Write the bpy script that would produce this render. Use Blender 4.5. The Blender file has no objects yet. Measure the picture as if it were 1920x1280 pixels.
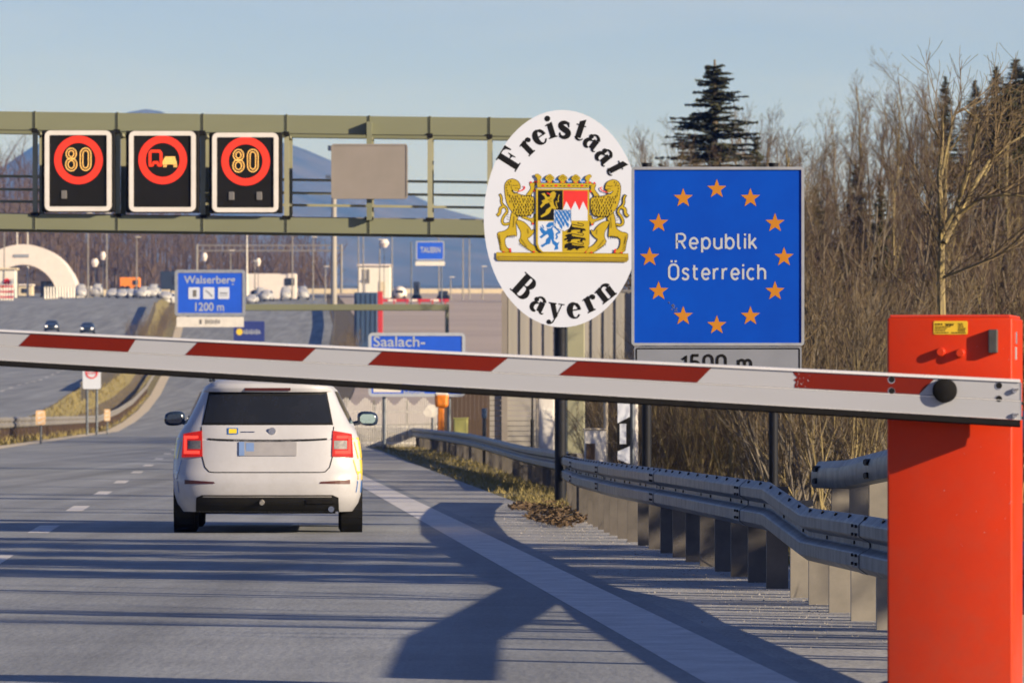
import bpy, bmesh, math, random
from mathutils import Vector, Matrix, noise
from mathutils.geometry import tessellate_polygon

random.seed(7)
S = bpy.context.scene
COL = S.collection
R = math.radians

# ---------------------------------------------------------------- camera, sky, sun, exposure
F, HZ, CAMH = 10667.0, 775.0, 1.14
cam = bpy.data.cameras.new('camera')
cam.lens = 200; cam.sensor_width = 36; cam.sensor_fit = 'HORIZONTAL'
cam.shift_y = (HZ - 640) / 1920
cam.clip_start = 0.5; cam.clip_end = 20000
co = bpy.data.objects.new('camera', cam); COL.objects.link(co)
cam.dof.use_dof = True; cam.dof.focus_distance = 36; cam.dof.aperture_fstop = 12
co.location = (0, 0, CAMH); co.rotation_euler = (R(90), 0, 0)
S.camera = co

SUNV = Vector((2.6, -1.45, 1.0)).normalized()          # towards the sun
sd = bpy.data.lights.new('sun', 'SUN'); sd.energy = 5.0; sd.angle = R(0.5); sd.color = (1.0, 0.83, 0.63)
so = bpy.data.objects.new('sun', sd); COL.objects.link(so)
so.rotation_euler = (-SUNV).to_track_quat('-Z', 'Y').to_euler()

W = bpy.data.worlds.new('World'); S.world = W; W.use_nodes = True
wn = W.node_tree.nodes; wl = W.node_tree.links
bg = wn['Background']; bg.inputs['Strength'].default_value = 0.055
sky = wn.new('ShaderNodeTexSky'); sky.sky_type = 'NISHITA'; sky.sun_disc = False
sky.sun_elevation = math.asin(SUNV.z); sky.sun_rotation = math.atan2(SUNV.x, SUNV.y)
sky.air_density = 0.65; sky.dust_density = 0.1; sky.ozone_density = 2.5
tint = wn.new('ShaderNodeMix'); tint.data_type = 'RGBA'; tint.blend_type = 'MULTIPLY'
tint.inputs['Factor'].default_value = 1.0; tint.inputs['B'].default_value = (1.24, 1.0, 1.20, 1)
wl.new(sky.outputs[0], tint.inputs['A'])
# thin high cloud: very faint, long veils
wg = wn.new('ShaderNodeTexCoord'); wm = wn.new('ShaderNodeMapping'); wm.inputs['Scale'].default_value = (9, 9, 55); wm.inputs['Rotation'].default_value = (0, R(4), 0)
wt = wn.new('ShaderNodeTexNoise'); wt.inputs['Scale'].default_value = 1.0; wt.inputs['Detail'].default_value = 5
wr = wn.new('ShaderNodeMapRange'); wr.inputs['From Min'].default_value = .42; wr.inputs['From Max'].default_value = .75; wr.inputs['To Max'].default_value = .5
wc = wn.new('ShaderNodeMix'); wc.data_type = 'RGBA'; wc.inputs['B'].default_value = (6.6, 6.7, 7.6, 1)
wl.new(wg.outputs['Generated'], wm.inputs['Vector']); wl.new(wm.outputs['Vector'], wt.inputs['Vector']); wl.new(wt.outputs['Fac'], wr.inputs['Value'])
ws_ = wn.new('ShaderNodeSeparateXYZ'); wl.new(wg.outputs['Generated'], ws_.inputs[0])
wz = wn.new('ShaderNodeMapRange'); wz.inputs['From Min'].default_value = .20; wz.inputs['From Max'].default_value = .02
wl.new(ws_.outputs['Z'], wz.inputs['Value'])
wk = wn.new('ShaderNodeMath'); wk.operation = 'MULTIPLY'; wl.new(wr.outputs['Result'], wk.inputs[0]); wl.new(wz.outputs['Result'], wk.inputs[1])
wl.new(wk.outputs[0], wc.inputs['Factor']); wl.new(tint.outputs['Result'], wc.inputs['A']); wl.new(wc.outputs['Result'], bg.inputs[0])
S.view_settings.view_transform = 'Standard'; S.view_settings.look = 'None'
S.view_settings.exposure = 0.87; S.view_settings.gamma = 1.0
S.view_settings.use_curve_mapping = False
S.render.engine = 'CYCLES'
S.cycles.use_denoising = True
S.cycles.max_bounces = 6; S.cycles.volume_bounces = 0
S.cycles.volume_step_rate = 4

# ---------------------------------------------------------------- helpers
def P(px, py, Y):
    return Vector(((px - 960) / F * Y, Y, CAMH - (py - HZ) / F * Y))
def GY(py, z=0.0):                       # distance of a ground point seen at row py
    return (CAMH - z) * F / (py - HZ)
ROADK = -0.049
def U(u, Y): return u + ROADK * Y        # road coordinate -> X

def lerp(a, b, t): return a + (b - a) * t
def sstep(a, b, x):
    t = max(0.0, min(1.0, (x - a) / (b - a))); return t * t * (3 - 2 * t)
def interp(tab, x):
    if x <= tab[0][0]: return tab[0][1]
    for (x0, y0), (x1, y1) in zip(tab, tab[1:]):
        if x <= x1: return y0 + (y1 - y0) * (x - x0) / (x1 - x0)
    return tab[-1][1]

MATS = {}
def mat(name, c1, c2=None, scale=5.0, rough=0.6, metal=0.0, bump=0.0, coat=0.0, emit=None, es=0.0,
        stretch=None, detail=6.0, world=False, lo=0.35, hi=0.65, spec=0.5, bscale=None, fine=0.0):
    m = bpy.data.materials.new(name); m.use_nodes = True
    nt = m.node_tree; n = nt.nodes; l = nt.links
    b = n['Principled BSDF']
    b.inputs['Roughness'].default_value = rough; b.inputs['Metallic'].default_value = metal
    b.inputs['Coat Weight'].default_value = coat; b.inputs['Coat Roughness'].default_value = 0.055
    b.inputs['Specular IOR Level'].default_value = spec
    if c2 is None: c2 = tuple(min(1, x * 0.86) for x in c1)
    if world:
        g = n.new('ShaderNodeNewGeometry'); vec = g.outputs['Position']
    else:
        g = n.new('ShaderNodeTexCoord'); vec = g.outputs['Object']
    if stretch:
        mp = n.new('ShaderNodeMapping'); mp.inputs['Scale'].default_value = stretch
        l.new(vec, mp.inputs['Vector']); vec = mp.outputs['Vector']
    tx = n.new('ShaderNodeTexNoise'); tx.inputs['Scale'].default_value = scale; tx.inputs['Detail'].default_value = detail
    tx.inputs['Roughness'].default_value = 0.62
    l.new(vec, tx.inputs['Vector'])
    rp = n.new('ShaderNodeMapRange'); rp.inputs['From Min'].default_value = lo; rp.inputs['From Max'].default_value = hi
    l.new(tx.outputs['Fac'], rp.inputs['Value'])
    mx = n.new('ShaderNodeMix'); mx.data_type = 'RGBA'
    mx.inputs['A'].default_value = (*c1, 1); mx.inputs['B'].default_value = (*c2, 1)
    l.new(rp.outputs['Result'], mx.inputs['Factor'])
    outc = mx.outputs['Result']
    if fine > 0:
        t2 = n.new('ShaderNodeTexNoise'); t2.inputs['Scale'].default_value = 55; t2.inputs['Detail'].default_value = 2
        gp = n.new('ShaderNodeNewGeometry'); l.new(gp.outputs['Position'], t2.inputs['Vector'])
        r2 = n.new('ShaderNodeMapRange'); r2.inputs['From Min'].default_value = 0.3; r2.inputs['From Max'].default_value = 0.7
        r2.inputs['To Min'].default_value = 1 - fine; r2.inputs['To Max'].default_value = 1 + fine
        l.new(t2.outputs['Fac'], r2.inputs['Value'])
        m2 = n.new('ShaderNodeVectorMath'); m2.operation = 'SCALE'
        l.new(outc, m2.inputs[0]); l.new(r2.outputs['Result'], m2.inputs['Scale']); outc = m2.outputs['Vector']
    l.new(outc, b.inputs['Base Color'])
    rr = n.new('ShaderNodeMapRange'); rr.inputs['To Min'].default_value = max(0.02, rough - 0.08); rr.inputs['To Max'].default_value = min(1, rough + 0.08)
    l.new(tx.outputs['Fac'], rr.inputs['Value']); l.new(rr.outputs['Result'], b.inputs['Roughness'])
    if bump > 0:
        bp = n.new('ShaderNodeBump'); bp.inputs['Strength'].default_value = bump; bp.inputs['Distance'].default_value = 0.02
        if bscale:
            t3 = n.new('ShaderNodeTexNoise'); t3.inputs['Scale'].default_value = bscale; t3.inputs['Detail'].default_value = 4
            l.new(vec, t3.inputs['Vector']); l.new(t3.outputs['Fac'], bp.inputs['Height'])
        else: l.new(tx.outputs['Fac'], bp.inputs['Height'])
        l.new(bp.outputs['Normal'], b.inputs['Normal'])
    if emit:
        b.inputs['Emission Color'].default_value = (*emit, 1); b.inputs['Emission Strength'].default_value = es
    MATS[name] = m
    return m

class MB:
    """collects shapes; build() links them as one mesh object"""
    def __init__(s): s.v = []; s.f = []; s.mi = []
    def add(s, vs, fs, mi=0):
        o = len(s.v); s.v.extend([tuple(v) for v in vs])
        for f in fs: s.f.append(tuple(o + i for i in f)); s.mi.append(mi)
        return s
    def box(s, c, d, mi=0, rz=0.0):
        hx, hy, hz = d[0] / 2, d[1] / 2, d[2] / 2
        cs, sn = math.cos(rz), math.sin(rz); vs = []
        for z in (-hz, hz):
            for x, y in ((-hx, -hy), (hx, -hy), (hx, hy), (-hx, hy)):
                vs.append((c[0] + x * cs - y * sn, c[1] + x * sn + y * cs, c[2] + z))
        return s.add(vs, [(3, 2, 1, 0), (4, 5, 6, 7), (0, 1, 5, 4), (1, 2, 6, 5), (2, 3, 7, 6), (3, 0, 4, 7)], mi)
    def bbox(s, c, d, bev=0.01, mi=0, rz=0.0):      # box with chamfered vertical+front edges
        bm = bmesh.new(); bmesh.ops.create_cube(bm, size=1)
        for v in bm.verts: v.co = Vector((v.co.x * d[0], v.co.y * d[1], v.co.z * d[2]))
        bmesh.ops.bevel(bm, geom=list(bm.edges), offset=bev, segments=2, affect='EDGES', profile=0.5)
        M = Matrix.Translation(Vector(c)) @ Matrix.Rotation(rz, 4, 'Z')
        bm.verts.index_update()
        s.add([M @ v.co for v in bm.verts], [[v.index for v in f.verts] for f in bm.faces], mi); bm.free(); return s
    def tube(s, pts, rad, n=8, mi=0, cap=True):
        pts = [Vector(p) for p in pts]
        if not hasattr(rad, '__len__'): rad = [rad] * len(pts)
        vs = []; fs = []
        for i, p in enumerate(pts):
            d = (pts[min(i + 1, len(pts) - 1)] - pts[max(i - 1, 0)])
            if d.length < 1e-9: d = Vector((0, 0, 1))
            d.normalize()
            a = d.orthogonal().normalized() if abs(d.z) < 0.95 else Vector((1, 0, 0))
            a = (a - d * a.dot(d)).normalized(); b = d.cross(a)
            for k in range(n):
                t = 2 * math.pi * k / n
                vs.append(p + (a * math.cos(t) + b * math.sin(t)) * rad[i])
        for i in range(len(pts) - 1):
            for k in range(n):
                k2 = (k + 1) % n
                fs.append((i * n + k, i * n + k2, (i + 1) * n + k2, (i + 1) * n + k))
        if cap:
            fs.append(tuple(range(n - 1, -1, -1))); fs.append(tuple((len(pts) - 1) * n + k for k in range(n)))
        return s.add(vs, fs, mi)
    def cyl(s, c, r, h, axis='Z', n=24, mi=0, r2=None):
        ax = {'X': Vector((1, 0, 0)), 'Y': Vector((0, 1, 0)), 'Z': Vector((0, 0, 1))}[axis]
        c = Vector(c)
        return s.tube([c - ax * h / 2, c + ax * h / 2], [r, r if r2 is None else r2], n, mi)
    def flat(s, pts, mi=0):                          # 3-D polygon, possibly concave
        pts = [Vector(p) for p in pts]
        tris = tessellate_polygon([pts])
        return s.add(pts, [tuple(t) for t in tris], mi)
    def build(s, name, m, parent=None, smooth=None, off=None):
        me = bpy.data.meshes.new(name)
        o = Vector((0, 0, 0))
        if off is not None: o = Vector(off)
        elif parent is not None: o = OFF.get(parent.name, Vector((0, 0, 0)))
        me.from_pydata([(v[0] - o.x, v[1] - o.y, v[2] - o.z) for v in s.v], [], s.f)
        ms = m if isinstance(m, (list, tuple)) else [m]
        for x in ms: me.materials.append(MATS[x] if isinstance(x, str) else x)
        if len(ms) > 1: me.polygons.foreach_set('material_index', s.mi)
        me.validate(); me.update()
        if smooth is not None:
            me.polygons.foreach_set('use_smooth', [True] * len(me.polygons))
            if smooth < 170: me.set_sharp_from_angle(angle=R(smooth))
        ob = bpy.data.objects.new(name, me); COL.objects.link(ob)
        if parent is not None:
            ob.parent = parent; OFF[ob.name] = o
        return ob
OFF = {}
def tag(o, label=None, cat=None, group=None, kind=None):
    if label: o['label'] = label
    if cat: o['category'] = cat
    if group: o['group'] = group
    if kind: o['kind'] = kind
    return o
def thing(name, label, cat, loc=(0, 0, 0), rz=0.0, group=None):
    o = bpy.data.objects.new(name, None); COL.objects.link(o)
    o.empty_display_size = 0.2
    o.location = loc; o.rotation_euler = (0, 0, rz)
    OFF[o.name] = Vector(loc)
    return tag(o, label, cat, group)
def local(o): OFF[o.name] = Vector((0, 0, 0)); return o      # children given in the thing's own axes
def copy_tree(o, loc, rz=0.0, sc=1.0, label=None):
    c = o.copy(); COL.objects.link(c); c.location = loc; c.rotation_euler = (0, 0, rz)
    c.scale = sc if hasattr(sc, '__len__') else (sc, sc, sc)
    if label: c['label'] = label
    for ch in o.children:
        d = ch.copy(); COL.objects.link(d); d.parent = c
        for g in ch.children:
            e = g.copy(); COL.objects.link(e); e.parent = d
    return c

_layer = [0]
def text_mesh(mb, body, x0, x1, z0, z1, y, mi=0, keep=True, bold=0.0):
    """writes flat text on the plane y, fitted in the box x0..x1, z0..z1"""
    cu = bpy.data.curves.new('t', 'FONT'); cu.body = body; cu.offset = bold; cu.resolution_u = 4
    ob = bpy.data.objects.new('t', cu); COL.objects.link(ob)
    dg = bpy.context.evaluated_depsgraph_get(); dg.update()
    me = bpy.data.meshes.new_from_object(ob.evaluated_get(dg))
    xs = [v.co.x for v in me.vertices]; ys = [v.co.y for v in me.vertices]
    ax, bx, ay, by = min(xs), max(xs), min(ys), max(ys)
    mb.add([(lerp(x0, x1, (v.co.x - ax) / (bx - ax)), y, lerp(z0, z1, (v.co.y - ay) / (by - ay))) for v in me.vertices],
           [list(p.vertices) for p in me.polygons], mi)
    bpy.data.objects.remove(ob); bpy.data.curves.remove(cu); bpy.data.meshes.remove(me)

def vstroke(pts, ws):
    """2-D outline of a stroke with varying width"""
    n = len(pts); L = []; Rr = []
    for i in range(n):
        a = pts[max(0, i - 1)]; b = pts[min(n - 1, i + 1)]
        dx, dy = b[0] - a[0], b[1] - a[1]; d = math.hypot(dx, dy) or 1
        nx, ny = -dy / d, dx / d; w = (ws[i] if hasattr(ws, '__len__') else ws) / 2
        L.append((pts[i][0] + nx * w, pts[i][1] + ny * w)); Rr.append((pts[i][0] - nx * w, pts[i][1] - ny * w))
    return L, Rr
def smooth2(pts, it=2, closed=False):
    for _ in range(it):
        q = []
        n = len(pts)
        rng = range(n) if closed else range(n - 1)
        if not closed: q.append(pts[0])
        for i in rng:
            a, b = pts[i], pts[(i + 1) % n]
            q.append((a[0] * .75 + b[0] * .25, a[1] * .75 + b[1] * .25)); q.append((a[0] * .25 + b[0] * .75, a[1] * .25 + b[1] * .75))
        if not closed: q.append(pts[-1])
        pts = q
    return pts
class Paint:
    """flat artwork on a sign face: every shape lies a hair in front of the one below"""
    def __init__(s, fn, y0, step=0.0004): s.fn = fn; s.y = y0; s.step = step; s.mb = MB()
    def poly(s, pts, mi):
        s.y -= s.step
        w = [Vector((*s.fn(p), 0)) for p in pts]
        tris = tessellate_polygon([w])
        s.mb.add([(p.x, s.y, p.y) for p in w], [tuple(t) for t in tris], mi)
    def stroke(s, pts, ws, mi):
        s.y -= s.step
        L, Rr = vstroke(pts, ws); n = len(pts)
        w = [s.fn(p) for p in L + Rr]
        s.mb.add([(p[0], s.y, p[1]) for p in w], [(i, i + 1, n + i + 1, n + i) for i in range(n - 1)], mi)
    def outlined(s, pts, mi, mo, w, it=1):
        pts = smooth2(pts, it, True) if it else pts
        s.stroke(pts + [pts[0], pts[1]], w, mo); s.poly(pts, mi)
def rrect(x0, x1, z0, z1, r, n=5):
    out = []
    for cx, cz, a in ((x1 - r, z1 - r, 0), (x0 + r, z1 - r, 90), (x0 + r, z0 + r, 180), (x1 - r, z0 + r, 270)):
        for k in range(n + 1):
            t = R(a + 90 * k / n); out.append((cx + r * math.cos(t), cz + r * math.sin(t)))
    return out
def slab(mb, outline, y0, y1, mi=0):                    # extruded x-z outline between depths y0 (front) and y1
    n = len(outline)
    vs = [(x, y0, z) for x, z in outline] + [(x, y1, z) for x, z in outline]
    tr = tessellate_polygon([[Vector((x, z, 0)) for x, z in outline]])
    fs = [tuple(t) for t in tr] + [tuple(n + i for i in reversed(t)) for t in tr]
    fs += [(i, n + i, n + (i + 1) % n, (i + 1) % n) for i in range(n)]
    mb.add(vs, fs, mi)
def ring_frame(mb, x0, x1, z0, z1, r, w, y0, y1, mi=0):  # hollow rounded frame
    a = rrect(x0, x1, z0, z1, r); b = rrect(x0 + w, x1 - w, z0 + w, z1 - w, max(r - w, 0.005)); n = len(a)
    vs = [(x, y0, z) for x, z in a] + [(x, y0, z) for x, z in b] + [(x, y1, z) for x, z in a] + [(x, y1, z) for x, z in b]
    fs = []
    for i in range(n):
        j = (i + 1) % n
        fs += [(i, j, n + j, n + i), (2 * n + i, 3 * n + i, 3 * n + j, 2 * n + j), (i, 2 * n + i, 2 * n + j, j), (n + i, n + j, 3 * n + j, 3 * n + i)]
    mb.add(vs, fs, mi)

# ---------------------------------------------------------------- materials
mat('asphalt', (.232, .250, .272), (.172, .187, .206), 0.35, .72, world=True, stretch=(1.6, .22, 1), bump=.25, bscale=14, fine=.22)
mat('asphalt_worn', (.33, .335, .34), (.24, .246, .252), 0.8, .8, world=True, stretch=(1, .5, 1), bump=.4, bscale=16, fine=.35)
def wear(name, k=.16):
    m = MATS[name]; nt = m.node_tree; n = nt.nodes; l = nt.links; b = n['Principled BSDF']
    src = b.inputs['Base Color'].links[0].from_socket
    g = n.new('ShaderNodeNewGeometry'); mp = n.new('ShaderNodeMapping'); mp.inputs['Rotation'].default_value = (0, 0, R(-2.8)); mp.inputs['Scale'].default_value = (1.5, .012, 1)
    l.new(g.outputs['Position'], mp.inputs['Vector'])
    t = n.new('ShaderNodeTexNoise'); t.inputs['Scale'].default_value = 1.0; t.inputs['Detail'].default_value = 3; l.new(mp.outputs['Vector'], t.inputs['Vector'])
    t2 = n.new('ShaderNodeTexNoise'); t2.inputs['Scale'].default_value = .9; t2.inputs['Detail'].default_value = 8; t2.inputs['Roughness'].default_value = .7; l.new(g.outputs['Position'], t2.inputs['Vector'])
    r1 = n.new('ShaderNodeMapRange'); r1.inputs['From Min'].default_value = .3; r1.inputs['From Max'].default_value = .7; r1.inputs['To Min'].default_value = 1 - k; r1.inputs['To Max'].default_value = 1 + k
    r2 = n.new('ShaderNodeMapRange'); r2.inputs['From Min'].default_value = .3; r2.inputs['From Max'].default_value = .7; r2.inputs['To Min'].default_value = 1 - k * .7; r2.inputs['To Max'].default_value = 1 + k * .7
    l.new(t.outputs['Fac'], r1.inputs['Value']); l.new(t2.outputs['Fac'], r2.inputs['Value'])
    mu = n.new('ShaderNodeMath'); mu.operation = 'MULTIPLY'; l.new(r1.outputs['Result'], mu.inputs[0]); l.new(r2.outputs['Result'], mu.inputs[1])
    sc = n.new('ShaderNodeVectorMath'); sc.operation = 'SCALE'; l.new(src, sc.inputs[0]); l.new(mu.outputs[0], sc.inputs['Scale']); l.new(sc.outputs['Vector'], b.inputs['Base Color'])
wear('asphalt', .22); wear('asphalt_worn', .12)
def grime(name, h0, h1, col, amt):
    """road dirt that clings to the lowest part of a thing and faint rubbed patches"""
    m = MATS[name]; nt = m.node_tree; n = nt.nodes; l = nt.links; b = n['Principled BSDF']
    src = b.inputs['Base Color'].links[0].from_socket
    g = n.new('ShaderNodeNewGeometry'); sx = n.new('ShaderNodeSeparateXYZ'); l.new(g.outputs['Position'], sx.inputs[0])
    t = n.new('ShaderNodeTexNoise'); t.inputs['Scale'].default_value = 9; t.inputs['Detail'].default_value = 9; t.inputs['Roughness'].default_value = .75; l.new(g.outputs['Position'], t.inputs['Vector'])
    r1 = n.new('ShaderNodeMapRange'); r1.inputs['From Min'].default_value = h1; r1.inputs['From Max'].default_value = h0; r1.inputs['To Max'].default_value = amt
    l.new(sx.outputs['Z'], r1.inputs['Value'])
    r2 = n.new('ShaderNodeMapRange'); r2.inputs['From Min'].default_value = .45; r2.inputs['From Max'].default_value = .7; l.new(t.outputs['Fac'], r2.inputs['Value'])
    ad = n.new('ShaderNodeMath'); ad.operation = 'MULTIPLY_ADD'; ad.inputs[1].default_value = .10; l.new(r2.outputs['Result'], ad.inputs[0])
    mm = n.new('ShaderNodeMath'); mm.operation = 'MULTIPLY'; l.new(r1.outputs['Result'], mm.inputs[0]); l.new(t.outputs['Fac'], mm.inputs[1]); l.new(mm.outputs[0], ad.inputs[2])
    mx = n.new('ShaderNodeMix'); mx.data_type = 'RGBA'; mx.inputs['B'].default_value = (*col, 1); l.new(ad.outputs[0], mx.inputs['Factor']); l.new(src, mx.inputs['A']); l.new(mx.outputs['Result'], b.inputs['Base Color'])
mat('road_paint', (.62, .61, .60), (.46, .45, .45), 3, .6, world=True, fine=.10)
mat('soil', (.055, .042, .028), (.085, .068, .036), .6, .95, world=True, bump=.6)
mat('verge', (.19, .165, .06), (.12, .10, .045), 1.4, .95, world=True, bump=.6)
mat('galv', (.125, .148, .18), (.07, .085, .112), 6, .46, .45, bump=.03)
mat('galv_dull', (.27, .26, .25), (.17, .165, .16), 4, .6, .35)
mat('post_steel_shaded', (.125, .115, .105), (.075, .07, .066), 5, .6, .2)  # darkened to carry the shade on most posts
mat('post_steel_sunlit', (.26, .24, .205), (.20, .185, .16), 5, .6, .2)  # paler copy of the same steel, sunlight put into the colour
mat('pale_concrete', (.40, .34, .31), (.32, .275, .255), .05, .85, world=True, stretch=(.3, 1, 1))
mat('far_twig', (.115, .076, .048), (.075, .05, .033), 2, .9)
mat('bolt_dark', (.03, .03, .035), None, 5, .5, .6)
mat('red_cab', (.55, .031, .002), (.50, .028, .002), 3, .46, coat=.04, spec=.25, bump=.02, bscale=40)
mat('red_cap', (.62, .05, .02), None, 3, .4)
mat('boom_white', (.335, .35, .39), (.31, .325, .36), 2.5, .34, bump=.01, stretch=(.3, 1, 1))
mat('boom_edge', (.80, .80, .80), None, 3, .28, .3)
mat('boom_red', (.135, .008, .002), (.115, .0065, .0018), 3, .5, spec=.2)
mat('rubber', (.006, .006, .007), (.010, .010, .011), 20, .8, spec=.12)
mat('steel', (.62, .60, .58), None, 20, .28, .9)
mat('grey_block', (.10, .10, .095), (.07, .07, .066), 20, .5, .4)
mat('yellow_sticker', (.75, .50, .03), (.66, .43, .02), 20, .5)
mat('black_print', (.007, .007, .008), None, 5, .7, spec=.15)
mat('sign_white', (.59, .64, .75), (.57, .62, .725), 2, .45)
mat('sign_grey', (.20, .22, .27), (.17, .19, .235), 2, .5)
mat('sign_blue', (.002, .062, .46), (.002, .05, .40), 1.2, .5, spec=.1)
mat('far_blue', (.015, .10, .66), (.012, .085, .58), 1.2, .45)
mat('navy_sign', (.02, .035, .20), None, 2, .5)
mat('star_orange', (.46, .18, .005), (.41, .155, .004), 5, .5)
mat('letter_white', (.40, .44, .51), (.35, .39, .45), 4, .5)
mat('sign_frame', (.40, .43, .48), (.30, .33, .38), 4, .45, .4)
mat('sign_back', (.25, .225, .205), (.22, .20, .18), 1.5, .6)
mat('dark_post', (.010, .012, .019), (.007, .009, .014), 4, .6, spec=.2)
mat('gold', (.47, .345, .006), (.42, .30, .005), 6, .5)
mat('gold_dark', (.25, .18, .006), None, 6, .5)
mat('herald_red', (.70, .03, .025), None, 6, .5)
mat('herald_blue', (.010, .155, .52), None, 6, .5)
mat('herald_grey', (.50, .52, .55), None, 6, .5)
mat('olive', (.185, .198, .125), (.16, .172, .108), .8, .55, stretch=(.3, 1, 1))
mat('olive_light', (.30, .30, .20), (.25, .25, .17), 1, .55)
mat('vms_black', (.007, .007, .0075), (.010, .010, .0105), 3, .7, spec=.15)
mat('vms_frame', (.70, .67, .64), (.62, .60, .57), 4, .45)
mat('led_red', (.3, .01, .005), None, 4, .5, emit=(1, .030, .010), es=.50)
mat('led_red_dot', (.3, .01, .005), None, 4, .5, emit=(1, .06, .02), es=.66)
mat('led_amber', (.3, .2, .05), None, 4, .5, emit=(1, .49, .12), es=.9)
mat('lens_grey', (.16, .155, .15), None, 4, .4)
mat('concrete', (.36, .34, .31), (.28, .265, .245), .8, .85, bump=.2)
mat('wall_panel', (.33, .315, .29), (.27, .26, .24), .6, .7, stretch=(3, 1, .3))
mat('wood_brown', (.085, .055, .038), (.055, .036, .026), 3, .8, stretch=(6, 1, .4))
mat('white_paint', (.72, .70, .66), (.62, .60, .57), 3, .5)
mat('cream', (.62, .54, .40), (.52, .45, .33), 3, .6)
mat('orange', (.85, .26, .02), (.74, .21, .015), 4, .5)
mat('lime', (.42, .42, .14), None, 4, .6)
mat('amber_reflector', (.80, .38, .05), (.65, .6, .5), 14, .4)
mat('dark_vehicle', (.02, .03, .05), None, 4, .3, coat=.4)
mat('blue_container', (.035, .075, .16), (.028, .06, .13), 2, .6)
mat('red_post', (.50, .03, .03), None, 4, .5)
mat('glass_dark', (.012, .014, .018), (.018, .02, .025), 2, .06, spec=.6)
mat('canopy_white', (.72, .66, .64), (.66, .60, .58), 1, .6)
mat('car_white', (.44, .45, .485), (.42, .43, .465), 2, .36, coat=.3)
mat('car_black', (.008, .008, .009), (.012, .012, .012), 8, .6, spec=.2)
mat('tyre', (.009, .009, .01), (.014, .014, .014), 30, .9, spec=.12)
mat('tail_red', (.18, .005, .005), None, 6, .6, spec=.15, emit=(1, .03, .025), es=.22)
mat('lamp_off', (.07, .012, .010), None, 6, .35, coat=.1)
mat('tail_lit', (.4, .015, .012), None, 6, .6, spec=.15, emit=(1, .06, .04), es=.85)
mat('tail_clear', (.22, .21, .21), (.12, .12, .14), 30, .5, spec=.2)
mat('plate_white', (.30, .30, .32), (.25, .25, .27), 6, .5)
mat('plate_blue', (.16, .26, .50), None, 6, .5)
mat('chrome', (.55, .56, .58), None, 6, .15, 1.0)
mat('livery_yellow', (.78, .56, .03), None, 6, .35, coat=.5)
mat('livery_blue', (.02, .13, .45), None, 6, .35, coat=.5)
mat('mirror_dark', (.016, .03, .06), None, 6, .25, coat=.6)
mat('mirror_glass', (.50, .66, .60), None, 6, .25, .6)  # bright reflection put into the glass colour as pale green
mat('lit_lamp', (.9, .85, .8), None, 6, .2, emit=(1, .85, .7), es=2.0)
mat('bark', (.17, .135, .09), (.095, .075, .054), 8, .9, stretch=(2, 2, .5))
mat('bark_yellow', (.30, .24, .10), (.15, .12, .07), 6, .9, stretch=(2, 2, .6))
mat('bark_grey', (.19, .165, .13), (.09, .08, .066), 8, .9, stretch=(2, 2, .5))
mat('twig', (.090, .062, .037), (.058, .042, .028), 2, .9)
mat('twig_red', (.098, .060, .037), (.062, .042, .029), 2, .9)
mat('twig_straw', (.155, .112, .058), (.10, .075, .043), 2, .9)
mat('needle', (.028, .036, .018), (.045, .048, .024), 4, .8)
mat('needle_light', (.05, .055, .022), (.035, .04, .02), 4, .8)
mat('grass_dry', (.26, .215, .075), (.16, .13, .055), 1.5, .9, world=True)
mat('leaf_litter', (.13, .085, .045), (.07, .045, .026), 9, .9, world=True)
mat('pebble', (.30, .285, .27), (.20, .19, .18), 9, .8, world=True)
mat('mountain', (.014, .022, .020), (.085, .075, .062), .006, .95, world=True, detail=10)
mat('far_hill', (.085, .058, .038), (.06, .042, .028), .03, .95, world=True)
grime('red_cab', -.1, .9, (.20, .10, .07), .35)
grime('car_white', .1, .8, (.22, .20, .18), .55)
grime('post_steel_shaded', -.1, .4, (.16, .14, .12), .8)
# ---------------------------------------------------------------- ground, roads, hills
PROF = [(0, 0), (360, 0), (417, .5), (480, 1.35), (557, 2.95), (647, 5.7), (720, 9.2), (800, 13.5), (900, 18), (1000, 22.2), (1100, 23.0), (1500, 22), (12000, 20)]
def gz(u, Y):
    z = interp(PROF, Y)
    z += 2.6 * sstep(-9.4, -11.2, u) * sstep(230, 440, Y) * (1 - sstep(800, 1000, Y))     # higher far carriageway
    z += 10.2 * sstep(16, 31, u) * sstep(105, 250, Y) * (1 - sstep(290, 400, Y))     # wooded hillside
    z -= .35 * sstep(4.2, 6.5, u) * (1 - sstep(9, 14, u)) * (1 - sstep(80, 140, Y))          # ditch behind the rail
    return z
rows = [-60, -20, 0, 10, 20, 26, 32, 38, 44, 52, 60, 70, 82, 95, 110, 125, 140, 160, 180, 205, 230, 255, 285, 320, 360, 390, 417, 448, 480, 520, 557, 600, 647, 685, 720, 760, 800, 850, 900, 950, 1000, 1050, 1100, 1300, 1500, 2200, 3200, 5000, 8000, 11600]
cols = [-2600, -1400, -800, -400, -220, -140, -100, -80, -60, -45, -34, -27, -22, -17, -13, -11.2, -10.3, -9.4, -8.6, -7.9, -6, -4, -1.8, 0, 2.4, 3.8, 4.5, 5.4, 6.5, 9, 11.5, 14, 17, 19, 22, 26, 30, 34, 38, 42, 50, 65, 90, 130, 220, 400, 800, 1400, 2600]
g = MB()
for Y in rows:
    for u in cols: g.v.append((U(u, min(Y, 1100)), Y, gz(u, Y)))
nc = len(cols)
for i in range(len(rows) - 1):
    for j in range(nc - 1): g.f.append((i * nc + j, i * nc + j + 1, (i + 1) * nc + j + 1, (i + 1) * nc + j)); g.mi.append(0)
tag(g.build('ground', 'soil', smooth=180), kind='structure')

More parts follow.
